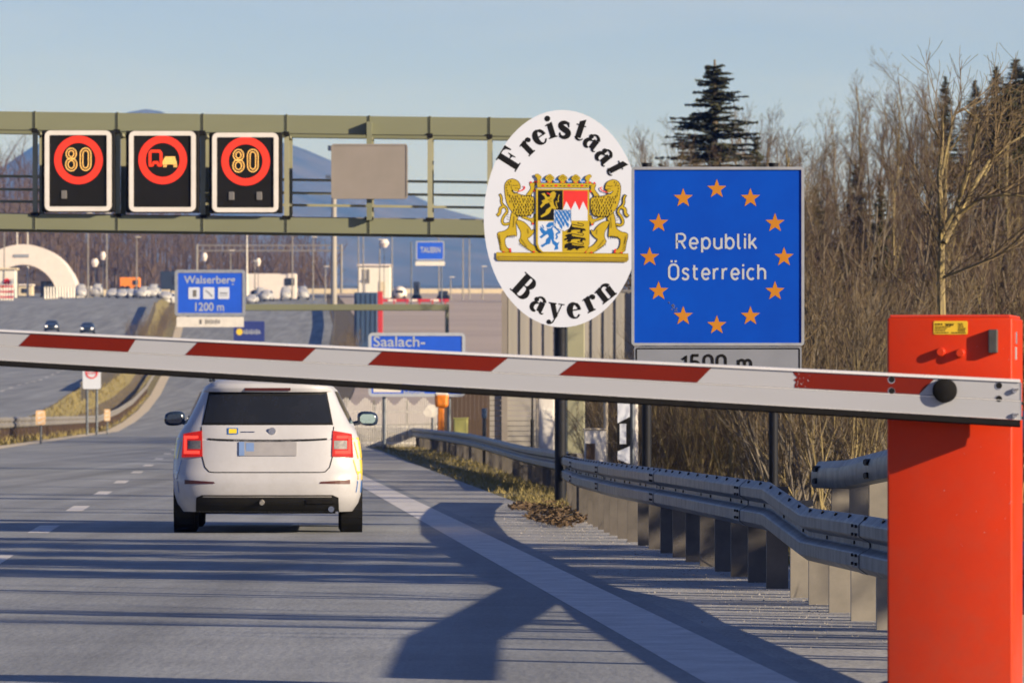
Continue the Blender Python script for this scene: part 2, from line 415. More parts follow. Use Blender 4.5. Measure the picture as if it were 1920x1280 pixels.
def strip(name, m, ua, ub, y0, y1, lift, label=None, kind='structure', mbx=None):
    """ribbon along the road between the road coordinates ua(Y), ub(Y)"""
    fa = ua if callable(ua) else (lambda Y: ua); fb = ub if callable(ub) else (lambda Y: ub)
    ys = [y0] + [r for r in rows if y0 < r < y1] + [y1]
    mb = mbx or MB(); vs = []; fs = []
    for Y in ys:
        for k in range(5):
            u = lerp(fa(Y), fb(Y), k / 4); vs.append((U(u, min(Y, 1100)), Y, gz(u, Y) + lift))
    for i in range(len(ys) - 1):
        for k in range(4): fs.append((i * 5 + k, i * 5 + k + 1, (i + 1) * 5 + k + 1, (i + 1) * 5 + k))
    mb.add(vs, fs)
    if mbx is None: return tag(mb.build(name, m, smooth=180), kind=kind)

ROADR = [(0, 2.5), (330, 2.5), (450, 4.5), (600, 9.0), (800, 14.0), (1000, 16)]
strip('road', 'asphalt', -8.1, lambda Y: interp(ROADR, Y), -55, 1060, .012)
strip('opposite_road', 'asphalt', lambda Y: -34 - .03 * Y, -11.3, 140, 1060, .016)
strip('shoulder', 'asphalt_worn', 2.5, lambda Y: interp([(0, 4.2), (50, 4.1), (66, 3.55), (97, 3.8), (187, 4.6), (330, 4.4)], Y), -55, 330, .012)
tag(strip('exit_road', 'pale_concrete', lambda Y: interp([(400, 7), (650, 14.5), (800, 18), (1000, 18)], Y), lambda Y: interp([(400, 12), (480, 32), (650, 70), (1000, 120)], Y), 400, 1050, .05), kind='structure')
m1 = MB(); m1b = m1
strip('', None, 1.98, 2.37, -50, 380, .0133, mbx=m1)
tag(m1.build('edge_line', 'road_paint'), kind='structure')
m2 = MB(); strip('', None, -8.09, lambda Y: interp([(0, -7.55), (200, -7.45), (420, -7.2), (800, -7.0)], Y), 60, 1000, .018, mbx=m2)
tag(m2.build('median_line_lit_shoulder', 'cream'), kind='structure')  # edge line widened in cream, standing also for the sunlit shoulder beside it
m3 = MB()
for c in [17.5, 30.6, 43.6, 55.6, 67.8, 80.8, 94.0, 109.5, 124, 142, 160, 178, 196, 215]:
    strip('', None, -1.95, -1.75, c - 1.8, c + 1.8, .0133, mbx=m3)
for c in range(270, 620, 16):
    strip('', None, -16.4, -16.15, c, c + 5, .022, mbx=m3)
tag(m3.build('lane_marking', 'road_paint'), kind='structure')
strip('verge', 'verge', lambda Y: interp([(0, 4.2), (50, 4.1), (66, 3.55), (97, 3.8), (187, 4.6), (330, 4.4)], Y) + .0, lambda Y: interp([(40, 4.6), (66, 5.2), (120, 6.6), (260, 8)], Y), 40, 330, .008)
strip('median', 'verge', -11.2, -8.15, 140, 1000, .010)

# mountains: ridge 9 km away, real depth
RIDGE = [(-4000, 330), (-2500, 240), (-1500, 360), (-700, 250), (-200, 345), (0, 318), (80, 262), (190, 232), (272, 184), (335, 214), (430, 236), (540, 258), (620, 294), (700, 325), (765, 352), (820, 378), (905, 400), (1000, 425), (1200, 455), (1600, 430), (2100, 330), (2800, 260), (3600, 350), (5500, 300)]
mt = MB(); nx = 260; ny = 26
for j in range(ny + 1):
    t = j / ny; Y = 5000 + 6000 * t
    for i in range(nx + 1):
        px = lerp(-3800, 5200, i / nx)
        X = (px - 960) / F * 8780
        top = CAMH + (HZ - interp(RIDGE, px)) / F * 8780
        k = min(1, t / .63); prof = (k ** 1.25) if t < .63 else 1 - .8 * ((t - .63) / .37) ** 1.5
        n_ = noise.fractal(Vector((X * .0022, Y * .0022, 3.1)), 1.0, 2.0, 6)
        z = 10 + (top - 10) * prof + n_ * 20 * (0.25 + .75 * math.sin(min(1, k) * math.pi) ** 2)
        mt.v.append((X + (Y - 8780) * .04, Y, z))
for j in range(ny):
    for i in range(nx):
        a = j * (nx + 1) + i; mt.f.append((a, a + 1, a + nx + 2, a + nx + 1)); mt.mi.append(0)
tag(mt.build('mountain', 'mountain', smooth=180), kind='structure')

# low hill behind the plaza that carries the far wood
hl = MB(); HILL = [(-1500, 330), (-700, 370), (-200, 335), (0, 352), (60, 395), (110, 440), (220, 470), (400, 515), (520, 550), (640, 575), (800, 590)]
def hillz(px, Y):
    top = CAMH + (HZ - interp(HILL, px)) / F * 1300
    k = max(0, min(1, (Y - 1080) / 220)) if Y < 1300 else max(0, 1 - (Y - 1300) / 700)
    return 20.0 + max(0, top - 20) * k
for j in range(13):
    Y = 1070 + 70 * j
    for i in range(47):
        px = lerp(-1500, 800, i / 46); mt_x = (px - 960) / F * 1250
        hl.v.append((mt_x, Y, hillz(px, Y) - .4))
for j in range(12):
    for i in range(46):
        a = j * 47 + i; hl.f.append((a, a + 1, a + 48, a + 47)); hl.mi.append(0)
tag(hl.build('hill', 'far_hill', smooth=180), kind='structure')

# ---------------------------------------------------------------- guard rails
WPROF = [(.012, 0), (.072, .030), (.080, .038), (.080, .104), (.070, .112), (.008, .136), (.0, .142), (.0, .168), (.008, .174), (.070, .198), (.080, .206), (.080, .262), (.072, .272), (.012, .31)]
def rail_beam(path, side=-1, h=.31, bolts=False, prof=None, dk=1.0):
    """path of (X, Y, z of lower edge); profile bulges towards side*X; closed thin section"""
    pr = prof or WPROF; k = h / .31
    mb = MB(); n = len(pr); N = 2 * n
    for i, p in enumerate(path):
        a = Vector(path[max(0, i - 1)]); b = Vector(path[min(len(path) - 1, i + 1)])
        d = Vector((b.x - a.x, b.y - a.y, 0)).normalized(); nr = Vector((d.y, -d.x, 0)) * (1 if side > 0 else -1)
        for d_, z in pr: mb.v.append(tuple(Vector(p) + nr * d_ * dk + Vector((0, 0, z * k))))
        for d_, z in reversed(pr): mb.v.append(tuple(Vector(p) + nr * (d_ * dk - .006) + Vector((0, 0, z * k))))
    for i in range(len(path) - 1):
        for k2 in range(N):
            k3 = (k2 + 1) % N; mb.f.append((i * N + k2, (i + 1) * N + k2, (i + 1) * N + k3, i * N + k3)); mb.mi.append(0)
    for i in (0, len(path) - 1):
        for k2 in range(n - 1): mb.f.append((i * N + k2, i * N + k2 + 1, i * N + N - 2 - k2, i * N + N - 1 - k2)); mb.mi.append(0)
    if bolts:
        for i in range(len(path) - 1):
            a, b = Vector(path[i]), Vector(path[i + 1]); L = (b - a).length; m = max(1, int(L / .66))
            d = (b - a).normalized(); nr = Vector((d.y, -d.x, 0)) * (1 if side > 0 else -1)
            for q in range(m):
                c = a.lerp(b, (q + .5) / m)
                for dz, dd in ((.292, .036), (.155, -.002)):
                    if dz != .292 and q % 2: continue
                    pc = c + nr * dd * .72 + Vector((0, 0, dz * k)); mb.tube([pc - nr * .01, pc + nr * .010 + Vector((0, 0, .008 if dz > .2 else 0))], .011, 6, 1)
    return mb
def dens(pts, step):
    out = []
    for a, b in zip(pts, pts[1:]):
        m = max(1, int(abs(b[0] - a[0]) / step))
        for q in range(m): t = q / m; out.append(tuple(lerp(x, y, t) for x, y in zip(a, b)))
    out.append(pts[-1]); return out
def sigma_post(mb, x, y, z0, z1, w=.085, d=.06, rz=0.0):
    t = .007; cs, sn = math.cos(rz), math.sin(rz)
    for ox, oy, sx, sy in ((0, 0, w, t), (-w / 2 + t / 2, d / 2 + t / 2, t, d), (w / 2 - t / 2, d / 2 + t / 2, t, d)):
        mb.box((x + ox * cs - oy * sn, y + ox * sn + oy * cs, (z0 + z1) / 2), (sx, sy, z1 - z0), 0, rz)
def guardrail(name, label, tab, step_post, mb_mat='galv', side=-1, zt=.70, h=.31, post_y=None, post_mat='post_steel_shaded', bolts=False, dens_step=6, pw=.14, poff=.07, group='guard rails'):
    """tab rows: (Y, u, z of top or None)"""
    tab = [(t[0], t[1], zt if len(t) < 3 else t[2]) for t in tab]
    path = dens(tab, dens_step)
    o = thing(name, label, 'guard rail', (U(tab[0][1], tab[0][0]), tab[0][0], gz(tab[0][1], tab[0][0])), group=group)
    rail_beam([(U(u, Y), Y, gz(u, Y) + z - h) for Y, u, z in path], side, h, bolts, dk=.72).build('beam', [mb_mat, 'bolt_dark'], o, smooth=12)
    if bolts:                                             # overlapping splice at every joint of the beam
        for y in range(30, 71, 8):
            tu_ = [(t[0], t[1]) for t in sorted(tab)]; tz_ = [(t[0], t[2]) for t in sorted(tab)]
            pth = [(U(interp(tu_, yy), yy) - .006, yy, gz(interp(tu_, yy), yy) + interp(tz_, yy) - h - .001) for yy in (y, y + .16, y + .32)]
            sp = rail_beam(pth, side, h, False, dk=.72)
            for yy in (y + .07, y + .25):
                for dz, dd in ((.055, .062), (.10, .062), (.21, .062), (.255, .062)):
                    c_ = Vector((U(interp(tu_, yy), yy) - .006 - dd, yy, gz(interp(tu_, yy), yy) + interp(tz_, yy) - h + dz)); sp.tube([c_ + Vector((.004, 0, 0)), c_ - Vector((.008, 0, 0))], .009, 6, 1)
            sp.build('splice', [mb_mat, 'bolt_dark'], o, smooth=12)
    tu = [(t[0], t[1]) for t in sorted(tab)]; tz = [(t[0], t[2]) for t in sorted(tab)]
    ys = post_y or []
    if not ys:
        y = min(tab[0][0], tab[-1][0]) + .4
        while y < max(tab[0][0], tab[-1][0]): ys.append(y); y += step_post
    for y in ys[:99]:
        u = interp(tu, y); mb = MB(); z = gz(u, y)
        sigma_post(mb, U(u, y) + poff * (1 if side < 0 else -1), y, z - .3, z + interp(tz, y) - .03, pw)
        mb.build('post', 'post_steel_sunlit' if (post_mat == 'post_steel_shaded' and y < 35.5) else post_mat, o)  # nearest posts take the paler colour that stands for sunlight
    return o
guardrail('guardrail', 'galvanised guard rail with kinked end along the near right shoulder',
          [(22.8, 3.35, .60), (30.4, 3.36, .60), (33.6, 3.40, .585), (36.4, 3.44, .70), (44, 3.45, .70), (52, 3.47, .69), (60, 3.66, .67), (66, 3.9, .65), (71.5, 4.18, .62)], 1.33,
          post_y=[23.2, 24.5, 25.8, 27.1, 28.4, 29.7, 31.0, 32.3, 33.6, 34.9] + [36.7 + 1.33 * i for i in range(26)], bolts=True, dens_step=2)
guardrail('guardrail', 'dark curving guard rail along the grass verge beyond the oval sign',
          [(82, 4.85), (87, 4.95), (101, 5.26), (118, 5.5), (162, 5.95), (193, 6.1), (259, 6.6), (300, 7.5)], 2.0, zt=.66, dens_step=8, pw=.10)
# the short taller rail behind the first one, seen beside the red cabinet
o = thing('guardrail', 'short raised guard rail end just left of the red cabinet', 'guard rail', (2.0, 38, 0), group='guard rails')
def wu(Y): return U(interp([(20, 3.66), (30, 3.80), (38, 3.94)], Y), Y)
wp = [(wu(Y), Y, z) for Y, z in ((22.6, 1.03), (27, .97), (30, .86), (33, .76), (36, .665), (38, .64))]  # near end, out of view, raised so its shadow reaches farther left
rail_beam(wp, -1, .18, False, [(0, 0), (.07, .01), (.08, .06), (.08, .19), (.07, .235), (.06, .24), (.03, .31), (0, .31)]).build('beam', 'galv', o, smooth=30)
for y, z in [(24.5 + 1.33 * i, interp([(24, 1.02), (27, .97), (30, .86), (33, .76), (36, .665), (38, .64)], 24.5 + 1.33 * i)) for i in range(11)]:
    mb = MB(); sigma_post(mb, wu(y) + .10, y, -.35, z + .05, .12); mb.build('post', 'post_steel_sunlit', o)
bm_ = MB()
for y, z in ((37.6, .645), (34.0, .72)):
    for dz in (.05, .13):
        c = Vector((wu(y) - .04, y, z + dz)); bm_.tube([c, c + Vector((-.02, 0, 0))], .02, 6)
        c = Vector((wu(y) - .05, y - .02, z + dz)); bm_.tube([c, c + Vector((-.05, -.03, 0))], .02, 6)
bm_.build('bolt', 'bolt_dark', o)
guardrail('guardrail', 'double guard rail on the grassy median at the left edge',
          [(150, -8.9), (190, -8.8), (221, -8.75), (280, -8.7), (330, -8.6), (420, -8.5), (557, -8.5), (700, -8.5)], 4.2, side=1, zt=1.0, h=.42, dens_step=15, mb_mat='galv_dull', post_mat='wood_brown', pw=.16)
guardrail('guardrail', 'guard rail on the far bank of the median below the arched canopy',
          [(400, -10.7), (500, -10.9), (650, -11), (800, -11)], 8, side=-1, zt=1.1, h=.5, dens_step=15, mb_mat='galv_dull', pw=.18)
guardrail('guardrail', 'distant guard rail curving up where the exit splits off',
          [(480, 5.0), (600, 9.2), (700, 12), (800, 14.2), (900, 15.5)], 6, side=-1, zt=1.3, h=.7, dens_step=15, mb_mat='blue_container', pw=.2)

# ---------------------------------------------------------------- barrier: cabinet and boom
YC = 22.0; KB = YC / 16.0
cab = local(thing('barrier_cabinet', 'tall red barrier cabinet with yellow sticker, boom mounted on its front', 'cabinet', (P(1662, 0, YC).x + .003, YC, 0), R(-10)))
cab.scale = (KB, KB, KB)
cw, cd_, ch = .352, .34, CAMH / KB - (597 - HZ) / F * 16 + .002
b = MB()
bm = bmesh.new(); bmesh.ops.create_cube(bm, size=1)
for v in bm.verts: v.co = Vector(((v.co.x + .5) * cw, (v.co.y + .5) * cd_, (v.co.z + .5) * ch))
bmesh.ops.bevel(bm, geom=[e for e in bm.edges], offset=.006, segments=3, affect='EDGES', profile=.5)
bm.verts.index_update(); b.add([v.co.copy() for v in bm.verts], [[v.index for v in f.verts] for f in bm.faces]); bm.free()
b.build('housing', 'red_cab', cab, smooth=40)
b = MB(); b.bbox((cw / 2, cd_ / 2, ch + .004), (cw - .012, cd_ - .012, .008), .003); b.build('lid', 'red_cap', cab)
b = MB(); b.bbox((cw / 2, cd_ / 2 + .01, .03), (cw + .12, cd_ + .12, .06), .01); b.build('base_plate', 'concrete', cab)
def cxz(px, py): return ((px - 1662) / 667.0 / .9848, CAMH / KB - (py - HZ) / F * 16.0)
x0, z1 = cxz(1748, 602); x1, z0 = cxz(1811, 627)
b = MB(); slab(b, rrect(x0, x1, z0, z1, .004), -.0015, .004); st = b.build('sticker', 'yellow_sticker', cab)
b = MB()
for fx0, fx1, fz, hh in ((.04, .27, .76, .05), (.36, .58, .70, .05), (.05, .5, .58, .03), (.33, .62, .80, .02), (.04, .40, .45, .035), (.04, .34, .30, .035), (.04, .45, .13, .035), (.52, .95, .12, .035), (.72, .86, .80, .03), (.72, .88, .68, .03), (.72, .90, .56, .03), (.72, .94, .44, .03), (.72, .93, .34, .03), (.72, .92, .24, .03)):
    xa = lerp(x0, x1, fx0); xe = lerp(x0, x1, fx1); rr_ = random.Random(int(fx0 * 999 + fz * 77))
    while xa < xe:
        xb = min(xe, xa + rr_.uniform(.003, .009)); zc = lerp(z0, z1, fz); h2 = (z1 - z0) * hh
        b.add([(xa, -.0022, zc - h2), (xb, -.0022, zc - h2), (xb, -.0022, zc + h2), (xa, -.0022, zc + h2)], [(0, 1, 2, 3)]); xa = xb + .0015
b.build('print', 'black_print', st)
x, z = cxz(1858.5, 640); b = MB(); b.bbox((x, -.011, z), (.026, .024, .066), .003); b.build('lock_block', 'grey_block', cab)
for px, py in ((1762, 660), (1798, 662)):
    x, z = cxz(px, py); b = MB(); b.cyl((x, -.009, z), .0125, .020, 'Y', 20); b.tube([(x, -.019, z), (x, -.021, z)], [.0120, .010], 20); b.build('stud', 'red_cab', cab, smooth=40)
b = MB()
b.bbox((cw + .002, .10, cxz(0, 633)[1]), (.006, .02, .035), .002); b.build('lock_plate', 'steel', cab)
b = MB(); b.bbox((cw + .001, .10, cxz(0, 662)[1]), (.004, .03, .036), .001); b.build('type_label', 'plate_white', cab)
b = MB(); b.cyl((.19, -.03, cxz(0, 752)[1]), .05, .06, 'Y', 24); b.build('drive_shaft', 'grey_block', cab, smooth=40)

b = MB(); rr_ = random.Random(8)
for k in range(26):
    x = cw * (rr_.random() ** .35) - .004; z = rr_.uniform(.45, ch - .02); q_ = rr_.uniform(.0008, .0028)
    b.add([(x - q_, -.0006, z), (x + q_, -.0006, z + q_ * .4), (x + q_ * .3, -.0006, z + q_)], [(0, 1, 2)])
b.build('paint_chip', 'red_cap' if False else 'letter_white', cab)
# boom: tapered beam across the picture
YB = 21.73; BD = .085 * KB
def bt(px): return 617 + (710.5 - 617) * px / 1913
def bb(px): return 686 + (801 - 686) * px / 1913
boom = thing('barrier_boom', 'white barrier boom with red stripes and black rubber edge', 'barrier', P(1770, 750, YB + .05))
def bpt(px, f, y): # f: 0 top .. 1 bottom
    return P(px, lerp(bt(px), bb(px), f), YB) + Vector((0, y if abs(y) > .05 else y * KB, 0))
def sect(mb, outline, xs, mi=0):
    n = len(outline)
    vs = [bpt(px, f, d) for px in xs for f, d in outline]; fs = []
    for i in range(len(xs) - 1):
        for k in range(n): fs.append((i * n + k, i * n + (k + 1) % n, (i + 1) * n + (k + 1) % n, (i + 1) * n + k))
    fs.append(tuple(range(n))); fs.append(tuple((len(xs) - 1) * n + k for k in reversed(range(n))))
    mb.add(vs, fs, mi)
XS = [-1000, -500, 0, 480, 960, 1440, 1913]
b = MB()
sect(b, [(.07, .006), (.075, .000), (.435, .000), (.445, .004), (.46, .004), (.47, -.002), (.83, -.002), (.845, .004), (.845, BD), (.07, BD)], XS)
b.build('profile', 'boom_white', boom)
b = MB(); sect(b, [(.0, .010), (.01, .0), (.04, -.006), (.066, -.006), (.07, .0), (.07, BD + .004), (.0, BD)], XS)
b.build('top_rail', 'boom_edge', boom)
b = MB(); sect(b, [(.445, -.0022), (.455, -.0030), (.466, -.0022), (.466, .003), (.445, .003)], XS)
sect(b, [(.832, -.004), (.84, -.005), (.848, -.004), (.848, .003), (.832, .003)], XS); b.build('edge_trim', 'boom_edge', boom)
b = MB(); sect(b, [(.85, .004), (.86, -.003), (.97, -.004), (1.0, .004), (1.0, BD - .006), (.85, BD - .004)], XS); b.build('rubber_edge', 'rubber', boom)
for q in ((-600, -575, -390, -412), (-280, -258, -68, -88), (35, 58, 255, 240), (347, 371, 593, 567), (690, 717, 953, 921), (1048, 1083, 1334, 1307)):
    b = MB(); vs = []
    for k in range(6): vs.append(bpt(lerp(q[1], q[2], k / 5), .085, -.0012))
    for k in range(6): vs.append(bpt(lerp(q[3], q[0], k / 5), .428, -.0012))
    b.flat(vs); b.build('stripe', 'boom_red', boom)
b = MB()
left = [(1490, .428), (1490, .36), (1493, .30), (1488, .26), (1495, .2), (1490, .15), (1487, .085)]
b.flat([bpt(x, f, -.0012) for x, f in [(1752, .085), (1723, .428)] + left]); b.build('stripe', 'boom_red', boom)
b = MB(); rr_ = random.Random(3)
for k in range(16):
    x = 1494 + rr_.random() ** 2 * 30; f = rr_.uniform(.1, .41); s_ = rr_.uniform(.5, 2.2)
    b.add([bpt(x, f, -.0018), bpt(x + s_, f + .01, -.0018), bpt(x + s_ * .6, f + .03, -.0018)], [(0, 1, 2)])
b.build('scratch', 'boom_white', boom)
for px, f in ((1672, .14), (1672, .385), (1873, .155), (1873, .43)):
    c = bpt(px, f, 0); b = MB(); b.cyl((c.x, c.y - .0015, c.z), .0088 * KB, .004, 'Y', 16); b.build('hole', 'black_print', boom)
    b = MB(); b.cyl((c.x - .0012, c.y - .0008, c.z - .0014), .0106 * KB, .002, 'Y', 16); b.build('hole_rim', 'steel', boom)
for px, f in ((1902, .245), (1902, .76)):
    c = bpt(px, f, 0); b = MB(); b.cyl((c.x, c.y - .008, c.z), .0075 * KB, .016, 'Y', 6); b.tube([c + Vector((-.005, -.016, 0)), c + Vector((.015, -.019, .005))], .004, 6); b.build('bolt', 'steel', boom)
c = bpt(1771, .32, 0); b = MB(); b.cyl((c.x, c.y - .014, c.z), .0335 * KB, .03, 'Y', 32); b.tube([(c.x, c.y - .029, c.z), (c.x, c.y - .033, c.z)], [.0335 * KB, .030 * KB], 32); b.build('cap_knob', 'rubber', boom, smooth=40)
b = MB(); sect(b, [(.07, -.001), (.85, -.001), (.85, BD - .01), (.07, BD - .01)], [1913.2, 1915.5]); b.build('end_plate', 'steel', boom)
for f in (.5, .8):
    c = bpt(1916, f, .03); b = MB(); b.cyl((c.x + .003, c.y, c.z), .006, .01, 'X', 6); b.build('bolt', 'bolt_dark', boom)
# ---------------------------------------------------------------- oval border sign
YO = 71.5
oc = P(1054, 410, YO)
oval = thing('oval_sign', 'white oval border sign with coat of arms reading Freistaat Bayern', 'sign', (oc.x, YO, gz(4.2, YO)))
b = MB(); p0 = P(1040, 600, YO); p1 = P(1062, 600, YO)
b.tube([((p0.x + p1.x) / 2, YO + .08, -.4), ((p0.x + p1.x) / 2, YO + .08, oc.z + .9)], .073, 14); b.build('post', 'dark_post', oval, smooth=40)
RX, RZ = 147 / F * YO, 203.5 / F * YO
def ell(s=1.0, n=72): return [(oc.x + RX * s * math.cos(2 * math.pi * k / n), oc.z + RZ * s * math.sin(2 * math.pi * k / n)) for k in range(n)]
b = MB(); slab(b, ell(), YO - .012, YO + .012); pl = b.build('plate', 'sign_white', oval)
b = MB()
for dz in (.6, -.6): b.box((oc.x, YO + .02, oc.z + dz), (.5, .014, .05))
b.build('bracket', 'steel', oval)

# fat-face serif letters as 2-D shapes: (kind, data); cap height 1, x-height .66
def arc(cx, cy, rx, ry, a0, a1, n=18): return [(cx + rx * math.cos(R(lerp(a0, a1, k / n))), cy + ry * math.sin(R(lerp(a0, a1, k / n)))) for k in range(n + 1)]
def wv(n, thin, thick, f): return [thin + (thick - thin) * f(k / n) for k in range(n + 1)]
def rc(x0, z0, x1, z1): return ('p', [(x0, z0), (x1, z0), (x1, z1), (x0, z1)])
ST, HA = .245, .06
def ball(cx, cy, r): return ('p', arc(cx, cy, r, r, 0, 342, 19))
def bowl_c(n): return wv(n, HA, ST, lambda t: abs(math.sin(math.pi * t)) ** 1.2)
GL = {
 'F': (.78, [rc(.09, 0, .09 + ST + .03, 1), rc(0, 0, .45, HA), rc(0, 1 - HA, .74, 1), ('p', [(.74, 1), (.74, .66), (.69, .66), (.62, .86), (.48, .955), (.48, 1)]), rc(.3, .49, .52, .54), ('p', [(.52, .33), (.56, .33), (.56, .70), (.52, .70), (.49, .57), (.40, .54), (.40, .49), (.49, .46)])]),
 'r': (.56, [rc(.07, 0, .07 + ST, .64), rc(0, 0, .37, HA), ('p', [(0, .61), (.07 + ST, .68), (.07 + ST, .60), (0, .57)]), ('s', arc(.43, .36, .17, .27, 175, 60), wv(18, .06, .10, lambda t: t)), ball(.47, .54, .105)]),
 'e': (.60, [('s', arc(.30, .33, .205, .30, 5, 325, 30), [HA + .015 + (ST - HA) * max(0, math.sin(math.pi * min(1, max(0, (t / 30 - .18) / .62)))) ** 1.1 + (.07 if t < 6 else 0) for t in range(31)]), rc(.12, .335, .56, .335 + HA), ('p', [(.46, .34), (.57, .34), (.56, .45), (.50, .56), (.44, .58)])]),
 'i': (.40, [rc(.08, 0, .08 + ST, .66), rc(0, 0, .39, HA), ('p', [(0, .62), (.08 + ST, .69), (.08 + ST, .60), (0, .57)]), ball(.185, .87, .125)]),
 's': (.52, [('s', smooth2([(.43, .50), (.40, .62), (.25, .66), (.10, .60), (.08, .48), (.22, .37), (.38, .28), (.44, .16), (.36, .04), (.22, 0), (.09, .05), (.06, .18)], 2), None), ('p', [(.42, .66), (.46, .66), (.46, .44), (.42, .44), (.36, .57)]), ('p', [(.04, .22), (.08, .22), (.14, .09), (.08, 0), (.04, 0)])]),
 't': (.46, [rc(.10, .10, .10 + ST, .80), ('p', [(.10, .80), (.10 + ST, .94), (.10 + ST, .78)]), rc(0, .61, .42, .66), ('s', arc(.29, .14, .145, .13, 185, 350), wv(18, .15, .04, lambda t: t ** .7))]),
 'a': (.62, [rc(.33, .06, .33 + ST, .48), ('s', arc(.33, .46, .19, .185, 10, 150), wv(18, .16, .06, lambda t: t)), ball(.16, .49, .105), ('s', arc(.24, .19, .155, .175, 75, 300, 20), wv(20, HA, .19, lambda t: abs(math.sin(math.pi * t)) ** .8)), ('s', arc(.58, .13, .10, .11, 190, 330), wv(18, .12, .035, lambda t: t)), ('s', [(.24, .355), (.36, .40)], [.05, .06])]),
 'B': (.84, [rc(.09, 0, .09 + ST + .03, 1), rc(0, 0, .46, HA), rc(0, 1 - HA, .46, 1), ('s', [(.30, .975)] + arc(.44, .755, .18, .22, 90, -90) + [(.30, .535)], [HA] * 1 + bowl_c(18) + [HA]), ('s', [(.30, .535)] + arc(.46, .28, .215, .255, 90, -90) + [(.30, .025)], [HA] + bowl_c(18) + [HA])]),
 'y': (.66, [('p', [(.05, .66), (.28, .66), (.46, .12), (.36, -.02), (.30, .0)]), rc(0, .61, .34, .66), rc(.42, .61, .68, .66), ('s', [(.565, .63), (.44, .22), (.36, 0), (.28, -.16), (.17, -.24)], [.05, .05, .05, .06, .07]), ball(.12, -.17, .10)]),
 'n': (.76, [rc(.07, 0, .07 + ST, .64), rc(0, 0, .36, HA), ('p', [(0, .61), (.07 + ST, .68), (.07 + ST, .60), (0, .57)]), rc(.46, 0, .46 + ST, .46), rc(.39, 0, .75, HA), ('s', arc(.46, .44, .19, .20, 165, 10), wv(18, .05, .19, lambda t: t ** 1.3))]),
}
lt = Paint(lambda p: p, YO - .0123, .00012)
def glyph(ch, cx, cz, ang, sc):
    w, shapes = GL[ch]; cs, sn = math.cos(ang), math.sin(ang)
    def T(p):
        x, z = (p[0] - w / 2) * sc, (p[1] - .4) * sc
        return (cx + x * cs - z * sn, cz + x * sn + z * cs)
    for sh in shapes:
        if sh[0] == 'p': lt.poly([T(p) for p in sh[1]], 0)
        else:
            ws = sh[2]
            if ws is None:
                n = len(sh[1]) - 1; ws = [HA + .02 + (ST - HA) * max(0, math.sin(math.pi * k / n)) ** 1.6 for k in range(n + 1)]
            lt.stroke([T(p) for p in sh[1]], [x * sc for x in ws], 0)
k4 = RX / 431.0                                                       # metres per pixel of the traced crop
def on_oval(dx): return oc.x + dx * k4
top = [('F', -274, 325), ('r', -191, 402), ('e', -124, 455), ('i', -62, 492), ('s', 14, 496), ('t', 99, 482), ('a', 170, 430), ('a', 238, 350), ('t', 296, 278)]
for (ch, dx, dz), deg in zip(top, (58, 44, 33, 17, -3, -18, -37, -50, -63)):
    glyph(ch, on_oval(dx), oc.z + dz * k4, R(deg), 128 * k4)
lt.mb.build('lettering', 'black_print', pl); lt = Paint(lambda p: p, YO - .0123, .00012)
bot = [('B', -214, -385), ('a', -127, -462), ('y', -36, -497), ('e', 68, -497), ('r', 154, -458), ('n', 233, -400)]
for (ch, dx, dz), deg in zip(bot, (-42, -25, -8, 9, 25, 38)):
    glyph(ch, on_oval(dx), oc.z + dz * k4, R(deg), 130 * k4)
lt.mb.build('lettering', 'black_print', pl)

